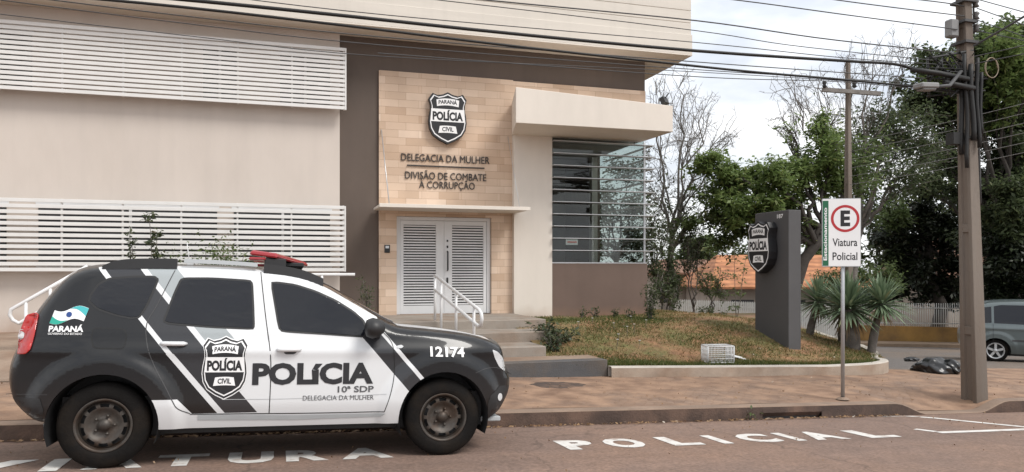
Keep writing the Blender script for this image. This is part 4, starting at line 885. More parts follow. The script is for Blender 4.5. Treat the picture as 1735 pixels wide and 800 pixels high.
# ---- silver family car in the cross street
def generic_car(loc, yaw, pitch, paint, label):
    c = empty('parked_car', loc, label, 'car'); c.rotation_euler = (0, pitch, yaw)
    sh = CarShape([(-2.0, .36), (-2.1, .42), (-2.14, .60), (-2.12, .85), (-2.05, 1.0), (-1.95, 1.22), (-1.78, 1.48), (-1.6, 1.58), (-1.2, 1.64), (-.4, 1.66), (.3, 1.62), (.6, 1.52), (1.0, 1.27), (1.35, 1.04), (1.6, .99), (1.9, .90), (2.08, .78), (2.14, .62), (2.13, .48), (2.0, .32)],
                  (-1.32, 1.30), .31, .24, half=.85, arch=.35, low=(-2, 2), flare=.012)
    mat = pmat('silver_green_paint', paint, .3, .05, 2, metal=.35, coat=.5)
    def pk(u, v, y):
        if .6 < u < 1.38 and v > 1.06 and v < 1.55: return 'windscreen'
        if u < -1.74 and 1.1 < v < 1.5 and abs(y) < .55: return 'rear_window'
        return 'bonnet' if u > 1.3 else 'roof'
    sh.body(c, mat, dict(windscreen=m_cglass, rear_window=m_cglass, bonnet=mat, roof=mat), pk, lambda u, v: .05)
    sh.under(c)
    for u in sh.ax:
        for sg in (-1, 1): wheel(c, u, sg, .31, .80, rimr=.21, rim_mat=m_alu, alloy=True)
    for P in ([(-1.95, 1.10), (-1.55, 1.06), (-1.42, 1.07), (-1.42, 1.50), (-1.62, 1.47), (-1.78, 1.36)], [(-1.36, 1.06), (-.42, 1.04), (-.42, 1.55), (-1.2, 1.55), (-1.36, 1.51)], [(-.36, 1.04), (.86, 1.03), (.80, 1.14), (.45, 1.46), (.2, 1.54), (-.36, 1.555)]):
        for m_ in (sh.near(.003), sh.farside(.003)): flat('window', m_cglass, m_, [P[::-1]], parent=c, grid=.06, smooth=True, local=True)
    for m_ in (sh.near(.004), sh.farside(.004)):
        flat('tail_light', m_redl, m_, [[(-2.10, .86), (-1.97, .86), (-1.98, 1.08), (-2.04, 1.08)][::-1]], parent=c, grid=.03, local=True)
        flat('side_strip', m_seam, m_, [[(-.95, .58), (.9, .58), (.9, .63), (-.95, .63)]], parent=c, grid=.08, local=True)
        for u in (-1.39, -.39, .92): flat('door_gap', m_seamb, m_, [[(u, .34), (u + .008, .34), (u + .008, 1.04), (u, 1.04)]], parent=c, grid=.06, local=True)
        for u in (-.62, .45): flat('door_handle', m_silver, m_, [[(u, .91), (u + .16, .91), (u + .16, .94), (u, .94)]], parent=c, local=True)
    return c
sp_ = at_depth(1687, 0, 20.8); cx0 = Vector((sp_.x, sp_.y)); YC_ = R(44); dirx = Vector((math.cos(YC_), -math.sin(YC_)))
cpos = cx0 + dirx * 1.32 + Vector((math.sin(YC_), math.cos(YC_))) * .85
generic_car((cpos.x, cpos.y, far_z(cpos.x, cpos.y)), -YC_, .01, (.12, .145, .148), 'silver green family car parked in the side street beyond the concrete pole')

# ================================================================== totem sign on the lawn
tot = empty('totem_sign', (9.15, 12.55, .1), 'tall dark grey slab totem on the lawn carrying a black and white shield', 'sign')
m_tot = pmat('totem_grey', (.075, .073, .075), .6, .08, 1.5)
mb = MB(); mb.box((9.03, 12.06, -.5), (9.30, 13.10, 2.74)); mb.build('slab', m_tot, tot, bevel=.006)
emblem(tot, plane_map((9.03 - .02, 12.72, 2.07), (0, -1, 0), (0, 0, 1)), .70, .98, .17)
flat('number', m_signwhite, plane_map((9.027, 0, 0), (0, -1, 0), (0, 0, 1)), tris=fit_text('187', -12.40, -12.22, 2.60, .075, .02), parent=tot)
# ================================================================== parking sign at the kerb
sx_, sy_ = 7.40, 8.72
sgn = empty('parking_sign', (sx_, sy_, walk_z(sx_, sy_)), 'white parking sign with a red ringed letter E on a thin steel pole', 'sign')
mb = MB(); mb.tube([(sx_, sy_, walk_z(sx_, sy_) - .2), (sx_, sy_, 2.5)], .026, 12); mb.build('pole', m_chrome, sgn)
mb = MB(); mb.lathe([(.09, 0), (.07, .015), (.03, .03)], 14, 'z', (sx_, sy_, walk_z(sx_, sy_) + .01)); mb.build('pole_base', m_kerbtop, sgn)
pa = R(-26); eu = Vector((math.cos(pa), math.sin(pa), 0)); nrm = Vector((math.sin(pa), -math.cos(pa), 0)); PC = Vector((sx_ - .035, sy_, 2.13)) + nrm * .035
pm = plane_map(PC, eu, (0, 0, 1)); pw, ph = .505, .93
def rrect(x0, y0, x1, y1, r, n=5):
    out_ = []
    for cx_, cy_, a0 in ((x1 - r, y0 + r, -90), (x1 - r, y1 - r, 0), (x0 + r, y1 - r, 90), (x0 + r, y0 + r, 180)):
        out_ += [(cx_ + r * math.cos(R(a0 + 90 * k / n)), cy_ + r * math.sin(R(a0 + 90 * k / n))) for k in range(n + 1)]
    return out_
plate = flat('plate', m_chrome, pm, [rrect(-pw / 2, -ph / 2, pw / 2, ph / 2, .015)], depth=.006, parent=sgn)
flat('plate_face', m_signwhite, pm, [rrect(-pw / 2 + .008, -ph / 2 + .008, pw / 2 - .008, ph / 2 - .008, .012)], w0=.0075, parent=plate)
m_sgreen = pmat('sign_green', (.012, .12, .055), .5, .04); m_sred = pmat('sign_red', (.45, .025, .03), .5, .04)
flat('green_band', m_sgreen, pm, [[(-pw / 2 + .01, -ph / 2 + .012), (-pw / 2 + .085, -ph / 2 + .012), (-pw / 2 + .085, ph / 2 - .03), (-pw / 2 + .01, ph / 2 - .03)]], w0=.009, parent=plate)
tv, tf = fit_text('Estacionamento', -.36, .36, -.02, .046, .025); flat('band_lettering', m_signwhite, pm, tris=([(-pw / 2 + .045 - y, x - .02) for x, y in tv], tf), w0=.0105, parent=plate)
cxr, cyr, ro, ri = .048, .19, .185, .150
ring = [(cxr + ro * math.cos(t), cyr + ro * math.sin(t)) for t in np.linspace(0, 2 * math.pi, 49)]; rin = [(cxr + ri * math.cos(t), cyr + ri * math.sin(t)) for t in np.linspace(0, 2 * math.pi, 49)]
flat('red_ring', m_sred, pm, [[ring[i], ring[i + 1], rin[i + 1], rin[i]] for i in range(48)], w0=.009, parent=plate)
flat('sign_lettering', m_black, pm, tris=merge_tris(fit_text('E', -.012, .112, .085, .215, .045), fit_text('Viatura', -.115, .205, -.185, .105, .012), fit_text('Policial', -.115, .205, -.375, .105, .012)), w0=.009, parent=plate)

# ================================================================== utility poles and wires
m_pole = pmat('pole_concrete', (.185, .155, .13), .9, .22, 3, .3, 40, col2=(.12, .092, .072), col2_scale=1.5, stretch=(1, 1, .25))
def h_pole(name, label, x, y, z0, z1, w0_, w1_, tilt, group=None):
    t = empty(name, (x, y, z0), label, 'utility pole', group)
    mb = MB()
    ca, sa = 0., -1.
    def sec(z):
        k = (z - z0) / (z1 - z0); w_ = (w0_ + (w1_ - w0_) * k) / 2; d = w_ * .8; fl_ = w_ * .50; wb = w_ * .50
        P = [(-w_, -d), (-w_ + fl_, -d), (-w_ + fl_ * 1.35, -wb), (w_ - fl_ * 1.35, -wb), (w_ - fl_, -d), (w_, -d), (w_, d), (w_ - fl_, d), (w_ - fl_ * 1.35, wb), (-w_ + fl_ * 1.35, wb), (-w_ + fl_, d), (-w_, d)]
        ox, oy = tilt[0] * (z - z0), tilt[1] * (z - z0)
        return [(x + ox + a * ca - b * sa, y + oy + a * sa + b * ca, z) for a, b in P]
    zs = np.linspace(z0 - .4, z1, 14); vs = []
    for z in zs: vs += sec(z)
    mb.add(vs, [(12 * i + k, 12 * i + (k + 1) % 12, 12 * i + 12 + (k + 1) % 12, 12 * i + 12 + k) for i in range(len(zs) - 1) for k in range(12)] + [tuple(range(len(vs) - 12, len(vs)))])
    for zz in np.arange(z0 + 1.0, z1 - .5, 1.5):              # webs across the open channel
        k = (zz - z0) / (z1 - z0); w_ = (w0_ + (w1_ - w0_) * k) / 2; M = Matrix.Translation((x + tilt[0] * (zz - z0), y + tilt[1] * (zz - z0), zz)) @ Matrix.Rotation(R(-90), 4, 'Z')
        mb.box((-w_ * .6, -w_ * .72, -.06), (w_ * .6, w_ * .72, .06), 0, M)
    mb.build('shaft', m_pole, t, bevel=.006); return t
WYP = 8.66; PX, PY = 9.80, 8.80; PZ = walk_z(PX, PY)
def pole_at(z): return Vector((PX - .026 * (z - PZ), PY + .008 * (z - PZ), z))
pole = h_pole('utility_pole', 'large ribbed concrete utility pole at the kerb carrying cables and a street lamp', PX, PY, PZ, 9.2, .275, .10, (-.026, .008))
mb = MB(); q = pole_at(4.62); hd = at_depth(1548, 146, 10.3); tl_ = at_depth(1590, 147, 10.5); mb.tube([q, tl_ + Vector((.3, .1, .06)), tl_], .025, 8); arm = mb.build('lamp_arm', m_wire2, pole)
mb = MB(); dv = (hd - tl_).normalized(); M = Matrix.Translation((hd + tl_) / 2) @ dv.to_track_quat('X', 'Z').to_matrix().to_4x4(); mb.box((-.17, -.08, -.03), (.17, .08, .04), 0, M); mb.box((-.13, -.065, -.06), (.13, .065, -.031), 1, M)
mb.build('lamp_head', [m_wire3, pmat('lamp_glass', (.35, .35, .34), .2)], pole, bevel=.02)
# clamps, insulator rack, boxes
for z in (4.35, 4.95, 5.25, 3.55, 5.0 + .55): mb = MB(); q = pole_at(z); mb.box((q.x - .12, q.y - .13, z - .018), (q.x + .12, q.y + .13, z + .018)); mb.build('clamp', m_wire2, pole)
q = pole_at(5.2); mb = MB(); mb.box((q.x - .30, q.y - .05, 5.02), (q.x - .14, q.y + .08, 5.28)); mb.build('junction_box', m_wire3, pole, bevel=.02)
mb = MB(); mb.tube([pole_at(5.1) + Vector((.15, -.03, 0)), pole_at(6.0) + Vector((.15, -.03, 0))], .014, 6); rk = mb.build('insulator_rack', m_wire2, pole)
for z in (5.18, 5.36, 5.54, 5.72): mb = MB(); qq = pole_at(z) + Vector((.17, -.05, 0)); mb.lathe([(.012, -.06), (.05, -.05), (.028, -.01), (.05, .03), (.03, .055), (.001, .06)], 12, 'z', qq); mb.build('insulator', pmat('porcelain', (.10, .09, .085), .3), rk)
mb = MB(); qq = pole_at(4.3)
for k in range(16):     # tangle of spliced cables round the pole
    a = [qq + Vector((random.uniform(-.9, .4) if j else 0, random.uniform(-.15, .12), random.uniform(-.22, .55))) for j in range(4)]
    mb.tube([a[0], a[1], a[2], a[3]], random.choice((.008, .012, .02)), 5)
mb.tube([at_y(1545, 118, WYP), at_y(1590, 124, WYP), at_y(1640, 134, WYP)], .036, 7); mb.tube([at_y(1600, 140, WYP), at_y(1650, 150, WYP)], .04, 7)
mb.build('cable_tangle', m_wire, pole)
mb = MB(); c0 = qq + Vector((.55, .05, .35)); mb.tube([c0 + Vector((.11 * math.cos(t) * (1 + .15 * t / 6), 0, .15 * math.sin(t))) for t in np.linspace(0, 11, 40)], .007, 5); mb.build('cable_coil', pmat('cable_tan', (.25, .2, .14), .6), pole)
mb = MB(); mb.tube([pole_at(z) + Vector((.15, -.06, 0)) for z in np.linspace(2.6, 4.2, 5)], .014, 8); mb.build('conduit', m_wire2, pole)
mb = MB()
for k, (dx, dy, z0_, z1_, r_) in enumerate(((-.17, -.06, 3.3, 4.6, .035), (-.15, -.13, 3.1, 4.75, .028), (-.07, -.16, 3.5, 4.6, .035), (.03, -.16, 3.4, 4.7, .03), (.11, -.15, 3.6, 4.5, .025))):
    mb.tube([pole_at(z) + Vector((dx + .02 * math.sin(z * 5 + k), dy, 0)) for z in np.linspace(z0_, z1_, 9)], r_, 6)
q = pole_at(3.55); mb.box((q.x - .34, q.y - .08, 3.45), (q.x - .14, q.y + .06, 3.62)); mb.build('riser_cables', m_wire, pole)
p2 = at_depth(1437, 0, 17.6)
pole2 = h_pole('utility_pole', 'slender utility pole with a wooden crossarm rising behind the yucca plants', p2.x, p2.y, -.35, at_depth(1433, 101, 17.6).z, .21, .085, (0, 0))
mb = MB(); a, b = at_depth(1393, 152, 17.5), at_depth(1492, 159, 17.4); dv = b - a; M = Matrix.Translation((a + b) / 2) @ dv.to_track_quat('X', 'Z').to_matrix().to_4x4(); mb.box((-dv.length / 2, -.04, -.045), (dv.length / 2, .04, .045), 0, M); ca_ = mb.build('crossarm', m_bark2, pole2)
for px in (1397, 1448): mb = MB(); q = at_depth(px, 147, 17.45); mb.lathe([(.015, -.03), (.05, 0), (.03, .05), (.055, .09), (.03, .13), (.001, .14)], 12, 'z', q); mb.build('insulator', m_blkplastic, ca_)

def wire(pts, r, label, mat=m_wire, group='overhead cables strung past the station'):
    """smooth cable through the points"""
    P = [Vector(p) for p in pts]; n = 26; out_ = []
    if len(P) == 2: P = [P[0], (P[0] + P[1]) / 2 - Vector((0, 0, (P[1] - P[0]).length * .012)), P[1]]
    for i in range(n + 1):
        t = i / n * (len(P) - 1); k = min(int(t), len(P) - 2); f = t - k; a, b = P[k], P[k + 1]; pa_ = P[k - 1] if k else a * 2 - b; pb = P[k + 2] if k + 2 < len(P) else b * 2 - a
        out_.append(.5 * ((2 * a) + (b - pa_) * f + (2 * pa_ - 5 * a + 4 * b - pb) * f * f + (3 * a - pa_ - 3 * b + pb) * f ** 3))
    m = MB(); m.tube(out_, r, 5, cap=False); o_ = m.build('power_line', mat); return tag(o_, label, 'cable', group)
WY = 8.78
def wp(pts): return [at_y(px, py, WY) for px, py in pts]
THK = 'thick black cable bundle crossing in front of the station eave'
wire(wp([(60, -22), (300, -2), (560, 24), (870, 57), (1180, 86), (1430, 103), (1520, 109), (1570, 124), (1640, 128)]), .022, 'upper thick black cable bundle passing just under the roof eave')
wire(wp([(100, -8), (330, 14), (600, 45), (870, 78), (1180, 112), (1300, 124), (1430, 135), (1560, 148), (1640, 158)]), .017, 'lower thick black cable bundle crossing above the marquee')
TH = 'thin overhead wire crossing the sky towards the concrete pole'
for pts, r in (([(700, -62), (1000, -28), (1255, 1), (1440, 26), (1622, 50)], .008), ([(1000, -60), (1425, 1), (1640, 28)], .008), ([(1200, -40), (1570, 1), (1640, 12)], .008),
               ([(500, -38), (805, -2), (1180, 35), (1400, 66), (1636, 92)], .009), ([(380, -40), (760, 2), (1180, 52), (1350, 78), (1636, 108)], .006), ([(200, -30), (620, 22), (1180, 72), (1430, 98), (1636, 112)], .006),
               ([(40, -6), (320, 28), (640, 62), (1180, 105), (1636, 138)], .007), ([(0, 0), (300, 38), (640, 76), (1180, 118), (1636, 146)], .006), ([(0, 24), (330, 62), (640, 95), (1180, 122), (1636, 150)], .005), ([(640, 90), (1180, 130), (1430, 139), (1636, 160)], .006)):
    wire(wp(pts), r, TH, m_wire2)
GR = 'service wires fanning out from the concrete pole'
for pts in ([(1655, 14), (1740, 44), (1850, 80)], [(1655, 34), (1740, 64), (1850, 108)], [(1655, 52), (1740, 70), (1850, 92)], [(1660, 0), (1740, 22), (1850, 52)]):
    wire([at_depth(px, py, 11.2 - (px - 1655) * .004) for px, py in pts], .007, 'thin wire leaving the insulator rack towards the right', m_wire2, GR)
wire([at_depth(1650, 78, 11.1), at_depth(1740, 25, 10.4), at_depth(1850, -45, 9.6)], .016, 'thick guy cable rising from the concrete pole to the upper right', m_wire2)
for pts in ([(1650, 96), (1740, 76), (1850, 50)], [(1652, 108), (1740, 90), (1850, 66)]):
    wire([at_depth(px, py, 11.1 - (px - 1650) * .003) for px, py in pts], .008, 'thin cable rising gently from the pole to the right edge', m_wire2, GR)
for k in range(6):
    y0_, y1_ = 243 + 14 * k, 172 + 17 * k
    wire([at_depth(1440, y0_, 17.4), at_depth(1600, (y0_ * .47 + y1_ * .53) + 3, 14.6), at_depth(1790, y1_ - 10, 11.6)], .0055, 'one of the low wires running from the slender pole to the right', m_wire3, 'low side street wires')

# ================================================================== trees and plants
def leaves_mesh(name, pts, size, mat, parent, r, flat_=.5, aspect=.45, droop=.3):
    """many small bent leaves, one island each"""
    n = len(pts); P = np.asarray(pts, float)
    d = r.normal(size=(n, 3)); d[:, 2] = d[:, 2] * .5 - droop; d /= np.linalg.norm(d, axis=1)[:, None]
    up = np.tile([0., 0, 1], (n, 1)) + r.normal(size=(n, 3)) * flat_; sd_ = np.cross(d, up); sd_ /= np.linalg.norm(sd_, axis=1)[:, None] + 1e-9
    nm_ = np.cross(sd_, d); L_ = (size * r.uniform(.6, 1.35, n))[:, None]; wd = L_ * aspect
    V = np.stack([P, P + d * L_ * .5 + sd_ * wd * .5 + nm_ * L_ * .08, P + d * L_, P + d * L_ * .5 - sd_ * wd * .5 + nm_ * L_ * .08], 1).reshape(-1, 3)
    Fq = (np.arange(n)[:, None] * 4 + np.arange(4)[None]).astype(np.int64)
    return np_mesh(name, V, Fq, mat, parent)
def bez(a, b, c, n): return [a * (1 - t) ** 2 + b * 2 * t * (1 - t) + c * t * t for t in np.linspace(0, 1, n)]
def wob(P, amt, r):
    out_ = [P[0]]
    for p in P[1:-1]: out_.append(p + Vector(r.normal(size=3) * amt))
    return out_ + [P[-1]]
def tree(name, label, cat, base_, fork, tr, clusters, bark, seed=0, group=None, twig=.006, bend=.25, sub=7, twn=4, trunk_pts=None):
    """clusters: (centre, radius vec, leaf count, leaf size, leaf material, density of twigs)"""
    r = np.random.default_rng(seed); t = empty(name, base_, label, cat, group); tb = MB(); leafs = {}
    base_, fork = Vector(base_), Vector(fork)
    tp = [Vector(p) for p in trunk_pts] if trunk_pts else [base_ - Vector((0, 0, .3)), base_ + (fork - base_) * .35 + Vector(r.normal(size=3) * tr * .4), base_ + (fork - base_) * .7 + Vector(r.normal(size=3) * tr * .5), fork]
    tp2 = []
    for a, b in zip(tp[:-1], tp[1:]): tp2 += [a, (a + b) / 2]
    tp2.append(tp[-1]); n = len(tp2)
    tb.tube(tp2, [tr * (1.25 if i == 0 else 1.05 - .45 * i / (n - 1)) for i in range(n)], 9)
    for c, rad, nl, ls, lm, td in clusters:
        c = Vector(c); rad = Vector(rad); st_ = tp2[-1] if r.random() < .6 else tp2[-2]
        mid = (st_ + c) / 2 + Vector((0, 0, bend * (c - st_).length * r.uniform(.1, .8))) + Vector(r.normal(size=3) * .18)
        lr = min(.11, tr * r.uniform(.3, .45)); limb = wob(bez(st_, mid, c, 9), .05 * (c - st_).length ** .5, r)
        tb.tube(limb, [lr + (max(.012, lr * .22) - lr) * i / 8 for i in range(9)], 6)
        tips = []
        for k in range(int(sub * td)):
            a = limb[r.integers(4, 9)]; u = r.normal(size=3); u /= np.linalg.norm(u); u *= r.uniform(.45, 1.0) ** .5
            e = c + Vector((u[0] * rad.x, u[1] * rad.y, u[2] * rad.z)); br = wob(bez(a, (a + e) / 2 + Vector((0, 0, .12 * (e - a).length)), e, 6), .03 * (e - a).length, r)
            r0 = max(twig * 1.6, lr * .2); tb.tube(br, [r0 + (twig - r0) * i / 5 for i in range(6)], 4, cap=False)
            for q in range(twn):
                a2 = br[r.integers(1, 6)]; dd = (e - a).normalized() * .6 + Vector(r.normal(size=3)) * .6 + Vector((0, 0, .15)); e2 = a2 + dd.normalized() * (rad.length * r.uniform(.18, .42))
                m2 = (a2 + e2) / 2 + Vector(r.normal(size=3) * .05); tb.tube([a2, m2, e2], [twig * .9, twig * .7, twig * .4], 3, cap=False); tips += [a2.lerp(e2, .5), e2, a2.lerp(e2, .8)]
                if td > 1.2:
                    for _ in range(2):
                        a3 = a2.lerp(e2, r.uniform(.3, .9)); e3 = a3 + (dd.normalized() * .6 + Vector(r.normal(size=3)) * .6).normalized() * rad.length * r.uniform(.08, .2); tb.tube([a3, e3], [twig * .6, twig * .35], 3, cap=False)
            tips += br[3:]
        if nl:
            T = np.array([tuple(p) for p in tips]); idx = r.integers(0, len(T), nl); sp = np.array([rad.x, rad.y, rad.z]) * .17
            leafs.setdefault((lm, ls), []).append(T[idx] + r.normal(size=(nl, 3)) * sp)
    tb.build('trunk', bark, t)
    for (lm, ls), ps in leafs.items(): leaves_mesh('crown', np.concatenate(ps), ls, lm, t, r)
    return t
def cl(px, py, zc, rx_, ry_, nl, ls, lm, td=1.0, rd=None):
    k = zc / F; return (at_depth(px, py, zc), (rx_ * k, rd or (rx_ + ry_) * .5 * k, ry_ * k), nl, ls, lm, td)
def gp(px, py, zc): return at_depth(px, py, zc)

# bare tree just behind the station
D = 22.5
tree('bare_tree', 'leafless grey branching tree rising behind the right corner of the station', 'tree', gp(1128, 545, D), gp(1140, 400, D), .13,
     [cl(px, py, D + dz_, rx_, ry_, nl, .10, l_grey, 1.3) for px, py, dz_, rx_, ry_, nl in ((1118, 165, 0, 30, 40, 0), (1150, 150, .8, 36, 40, 0), (1188, 195, .3, 40, 44, 0), (1228, 222, -.5, 30, 30, 0), (1165, 240, -.4, 44, 44, 0), (1212, 275, .5, 44, 34, 0), (1120, 270, .2, 30, 60, 40), (1112, 340, -.3, 34, 44, 260), (1165, 330, .4, 44, 40, 160), (1218, 335, .2, 38, 34, 60))], m_bark2, 3, twig=.0075, sub=10, twn=5)
# understory beside the station wall
for i, (px, py, dd, w_, h_, nl, mt, lab) in enumerate(((1118, 400, 21.0, 32, 60, 1900, l_dark, 'dense dark shrub against the right corner of the station'), (1170, 405, 22.2, 34, 62, 1700, l_grey, 'tall greyish shrub with bare stems between the station and the totem'), (1128, 480, 20.6, 36, 46, 1700, l_dark, 'low dark bush at the lawn edge beside the station'), (1205, 480, 24.0, 40, 28, 900, l_mid, 'mid green bush in front of the white picket fence'))):
    b0 = gp(px + 4, 540, dd); tree('shrub', lab, 'shrub', b0, b0 + Vector((0, 0, .35)), .05, [cl(px + dx_, py + dy_, dd + dz_, w_ * .55, h_ * .5, nl // 4, .095, mt, 1.0) for dx_, dy_, dz_ in ((-w_ * .35, -h_ * .4, 0), (w_ * .4, -h_ * .3, .4), (-w_ * .2, h_ * .35, -.3), (w_ * .4, h_ * .4, .2))], m_bark, 20 + i, twig=.008, sub=7, group='shrubs beside the station')
# leafy green tree behind the totem
D = 21.5
tree('leafy_tree', 'broad light green tree with a leaning forked trunk behind the totem', 'tree', gp(1335, 560, D), gp(1362, 430, D), .21,
     [cl(px, py, D + dz_, rx_, ry_, int(nl * 2.8), .15, lm, td) for px, py, dz_, rx_, ry_, nl, lm, td in ((1208, 278, 0, 36, 24, 620, l_green, 1), (1250, 292, .5, 42, 26, 800, l_green, 1), (1300, 300, -.5, 42, 28, 700, l_green, 1), (1218, 335, .3, 42, 28, 800, l_green, 1), (1275, 345, -.6, 46, 32, 800, l_green, 1), (1330, 335, .4, 42, 36, 700, l_green, 1), (1360, 285, 0, 38, 28, 560, l_green, 1), (1390, 225, .3, 32, 26, 380, l_green, 1.2), (1418, 250, -.4, 32, 36, 420, l_green, 1.1), (1400, 310, .3, 38, 34, 460, l_green, 1), (1240, 395, .6, 46, 26, 560, l_mid, 1), (1190, 378, .2, 32, 30, 460, l_mid, 1), (1300, 395, .5, 40, 26, 420, l_mid, 1), (1340, 390, .2, 36, 24, 260, l_mid, 1), (1450, 310, .2, 36, 44, 330, l_mid, 1.2), (1470, 250, .4, 30, 30, 200, l_mid, 1.2), (1340, 225, .5, 30, 22, 40, l_green, 1.3))],
     m_barkd, 5, twig=.009, sub=8, trunk_pts=[gp(1332, 580, D), gp(1342, 500, D), gp(1362, 440, D), gp(1400, 392, D)])
# half bare tree with fine twigs against the sky
D = 25
tree('bare_tree', 'half bare spreading tree with fine twigs between the two utility poles', 'tree', gp(1440, 575, D), gp(1452, 390, D), .17,
     [cl(px, py, D + dz_, rx_, ry_, int(nl * 1.6), .14, lm, td) for px, py, dz_, rx_, ry_, nl, td, lm in ((1340, 150, 0, 36, 30, 0, 1.3, l_mid), (1385, 150, .5, 40, 44, 0, 1.3, l_mid), (1430, 115, .2, 36, 40, 0, 1.3, l_mid), (1480, 95, -.3, 36, 36, 0, 1.3, l_mid), (1530, 85, -.3, 34, 30, 0, 1.3, l_mid), (1420, 195, .4, 44, 34, 80, 1.3, l_mid), (1480, 190, .4, 44, 38, 500, 1.2, l_dark), (1325, 200, .2, 30, 24, 0, 1.3, l_mid), (1440, 245, .5, 38, 34, 420, 1.2, l_mid), (1500, 245, .5, 44, 40, 900, 1.2, l_dark), (1540, 290, -.5, 48, 34, 800, 1.2, l_dark), (1475, 310, .5, 40, 34, 600, 1.2, l_dark), (1545, 205, .5, 44, 44, 1100, 1.2, l_dark), (1590, 250, .5, 40, 40, 700, 1.2, l_dark))], m_bark, 9, twig=.0085, sub=10, twn=5, bend=.12)
# great dark tree over the side street
D = 30
tree('shade_tree', 'huge dark green shade tree arching over the side street at the right', 'tree', gp(1725, 560, D), gp(1712, 400, D), .32,
     [cl(px, py, D + dz_, rx_, ry_, int(nl * 2.6), .21, lm, td) for px, py, dz_, rx_, ry_, nl, lm, td in ((1560, 138, 0, 54, 28, 1500, l_dark, 1), (1610, 110, -.6, 54, 28, 1500, l_dark, 1), (1665, 82, .5, 54, 28, 1500, l_mid, 1), (1720, 64, 0, 54, 28, 1500, l_mid, 1), (1705, 112, -1, 64, 32, 2000, l_mid, 1), (1640, 148, .5, 60, 32, 1600, l_dark, 1), (1580, 182, .5, 50, 30, 900, l_dark, 1.1), (1700, 170, 1, 60, 36, 1700, l_mid, 1), (1770, 110, 0, 60, 50, 1800, l_mid, 1), (1690, 92, -1.8, 56, 24, 900, l_green, 1), (1730, 140, -1.8, 46, 30, 700, l_green, 1), (1615, 128, -1.5, 46, 18, 450, l_green, 1), (1780, 210, 0, 60, 60, 1500, l_dark, 1), (1620, 218, .5, 50, 26, 620, l_dark, 1.2), (1560, 240, 1.0, 44, 26, 440, l_dark, 1.2), (1600, 275, 1.0, 54, 24, 520, l_dark, 1.2), (1725, 240, 0, 50, 40, 1600, l_dark, 1), (1550, 310, .5, 46, 22, 460, l_dark, 1.2), (1700, 320, .5, 50, 46, 1900, l_dark, 1), (1745, 300, .5, 46, 46, 1500, l_mid, 1), (1735, 390, .5, 56, 50, 2000, l_dark, 1), (1685, 400, .5, 42, 44, 1500, l_dark, 1), (1625, 318, 1, 40, 26, 620, l_dark, 1.1), (1745, 470, 1, 64, 36, 1500, l_black, 1), (1690, 475, 1.5, 50, 38, 1600, l_black, 1), (1715, 430, 1, 60, 36, 1500, l_black, 1), (1705, 345, -2.2, 40, 40, 1300, l_dark, 1), (1740, 420, -2.2, 44, 44, 1500, l_dark, 1), (1690, 440, -2.2, 30, 40, 1200, l_black, 1), (1735, 490, -2.0, 44, 30, 1200, l_black, 1), (1760, 350, -2.2, 40, 50, 1300, l_mid, 1), (1690, 500, -1.8, 34, 22, 900, l_black, 1))],  # crown light and lower shade put in by paler and near-black leaf colours
     m_barkd, 11, twig=.016, sub=7, bend=.1)
# weeping evergreen behind the railings, its shade put into the leaf colour
D = 34.5
tree('weeping_tree', 'weeping evergreen with shade put into nearly black leaves hanging over the yellow wall', 'tree', gp(1580, 580, D), gp(1575, 420, D), .3,
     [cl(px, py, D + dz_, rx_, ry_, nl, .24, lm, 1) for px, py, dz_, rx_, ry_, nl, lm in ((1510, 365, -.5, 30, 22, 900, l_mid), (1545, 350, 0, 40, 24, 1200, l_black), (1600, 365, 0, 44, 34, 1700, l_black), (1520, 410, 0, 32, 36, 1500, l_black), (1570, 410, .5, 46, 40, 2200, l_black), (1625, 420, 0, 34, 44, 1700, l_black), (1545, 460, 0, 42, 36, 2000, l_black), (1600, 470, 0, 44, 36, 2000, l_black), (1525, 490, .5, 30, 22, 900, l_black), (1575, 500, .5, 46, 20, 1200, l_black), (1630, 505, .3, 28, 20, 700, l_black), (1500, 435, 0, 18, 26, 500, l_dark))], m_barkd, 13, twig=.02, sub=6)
# greenery seen through the corner window
tree('shade_tree', 'grey green tree seen through the corner window of the station', 'tree', gp(1045, 540, 27), gp(1045, 430, 27), .13,
     [cl(px, py, 27 + dz_, 38, 36, 900, .13, mt, 1.1) for px, py, dz_, mt in ((1010, 310, 0, l_grey), (1060, 285, .5, l_grey), (1085, 330, 0, l_dark), (1040, 350, .3, l_dark), (1085, 385, 0, l_dark), (1010, 390, .2, l_dark), (1050, 420, 0, l_dark), (1090, 430, 0, l_dark), (1000, 440, 0, l_dark))], m_bark2, 17, twig=.009, sub=7)
# clipped bush beyond the yuccas
b0 = gp(1450, 540, 27); tree('shrub', 'rounded bright green bush standing behind the yucca plants', 'shrub', b0, b0 + Vector((0, 0, .6)), .07, [cl(px, py, 27, 30, 20, 800, .12, l_mid, 1) for px, py in ((1405, 478), (1440, 468), (1480, 470), (1512, 482), (1440, 500), (1490, 505))], m_bark, 15, group='shrubs by the corner')
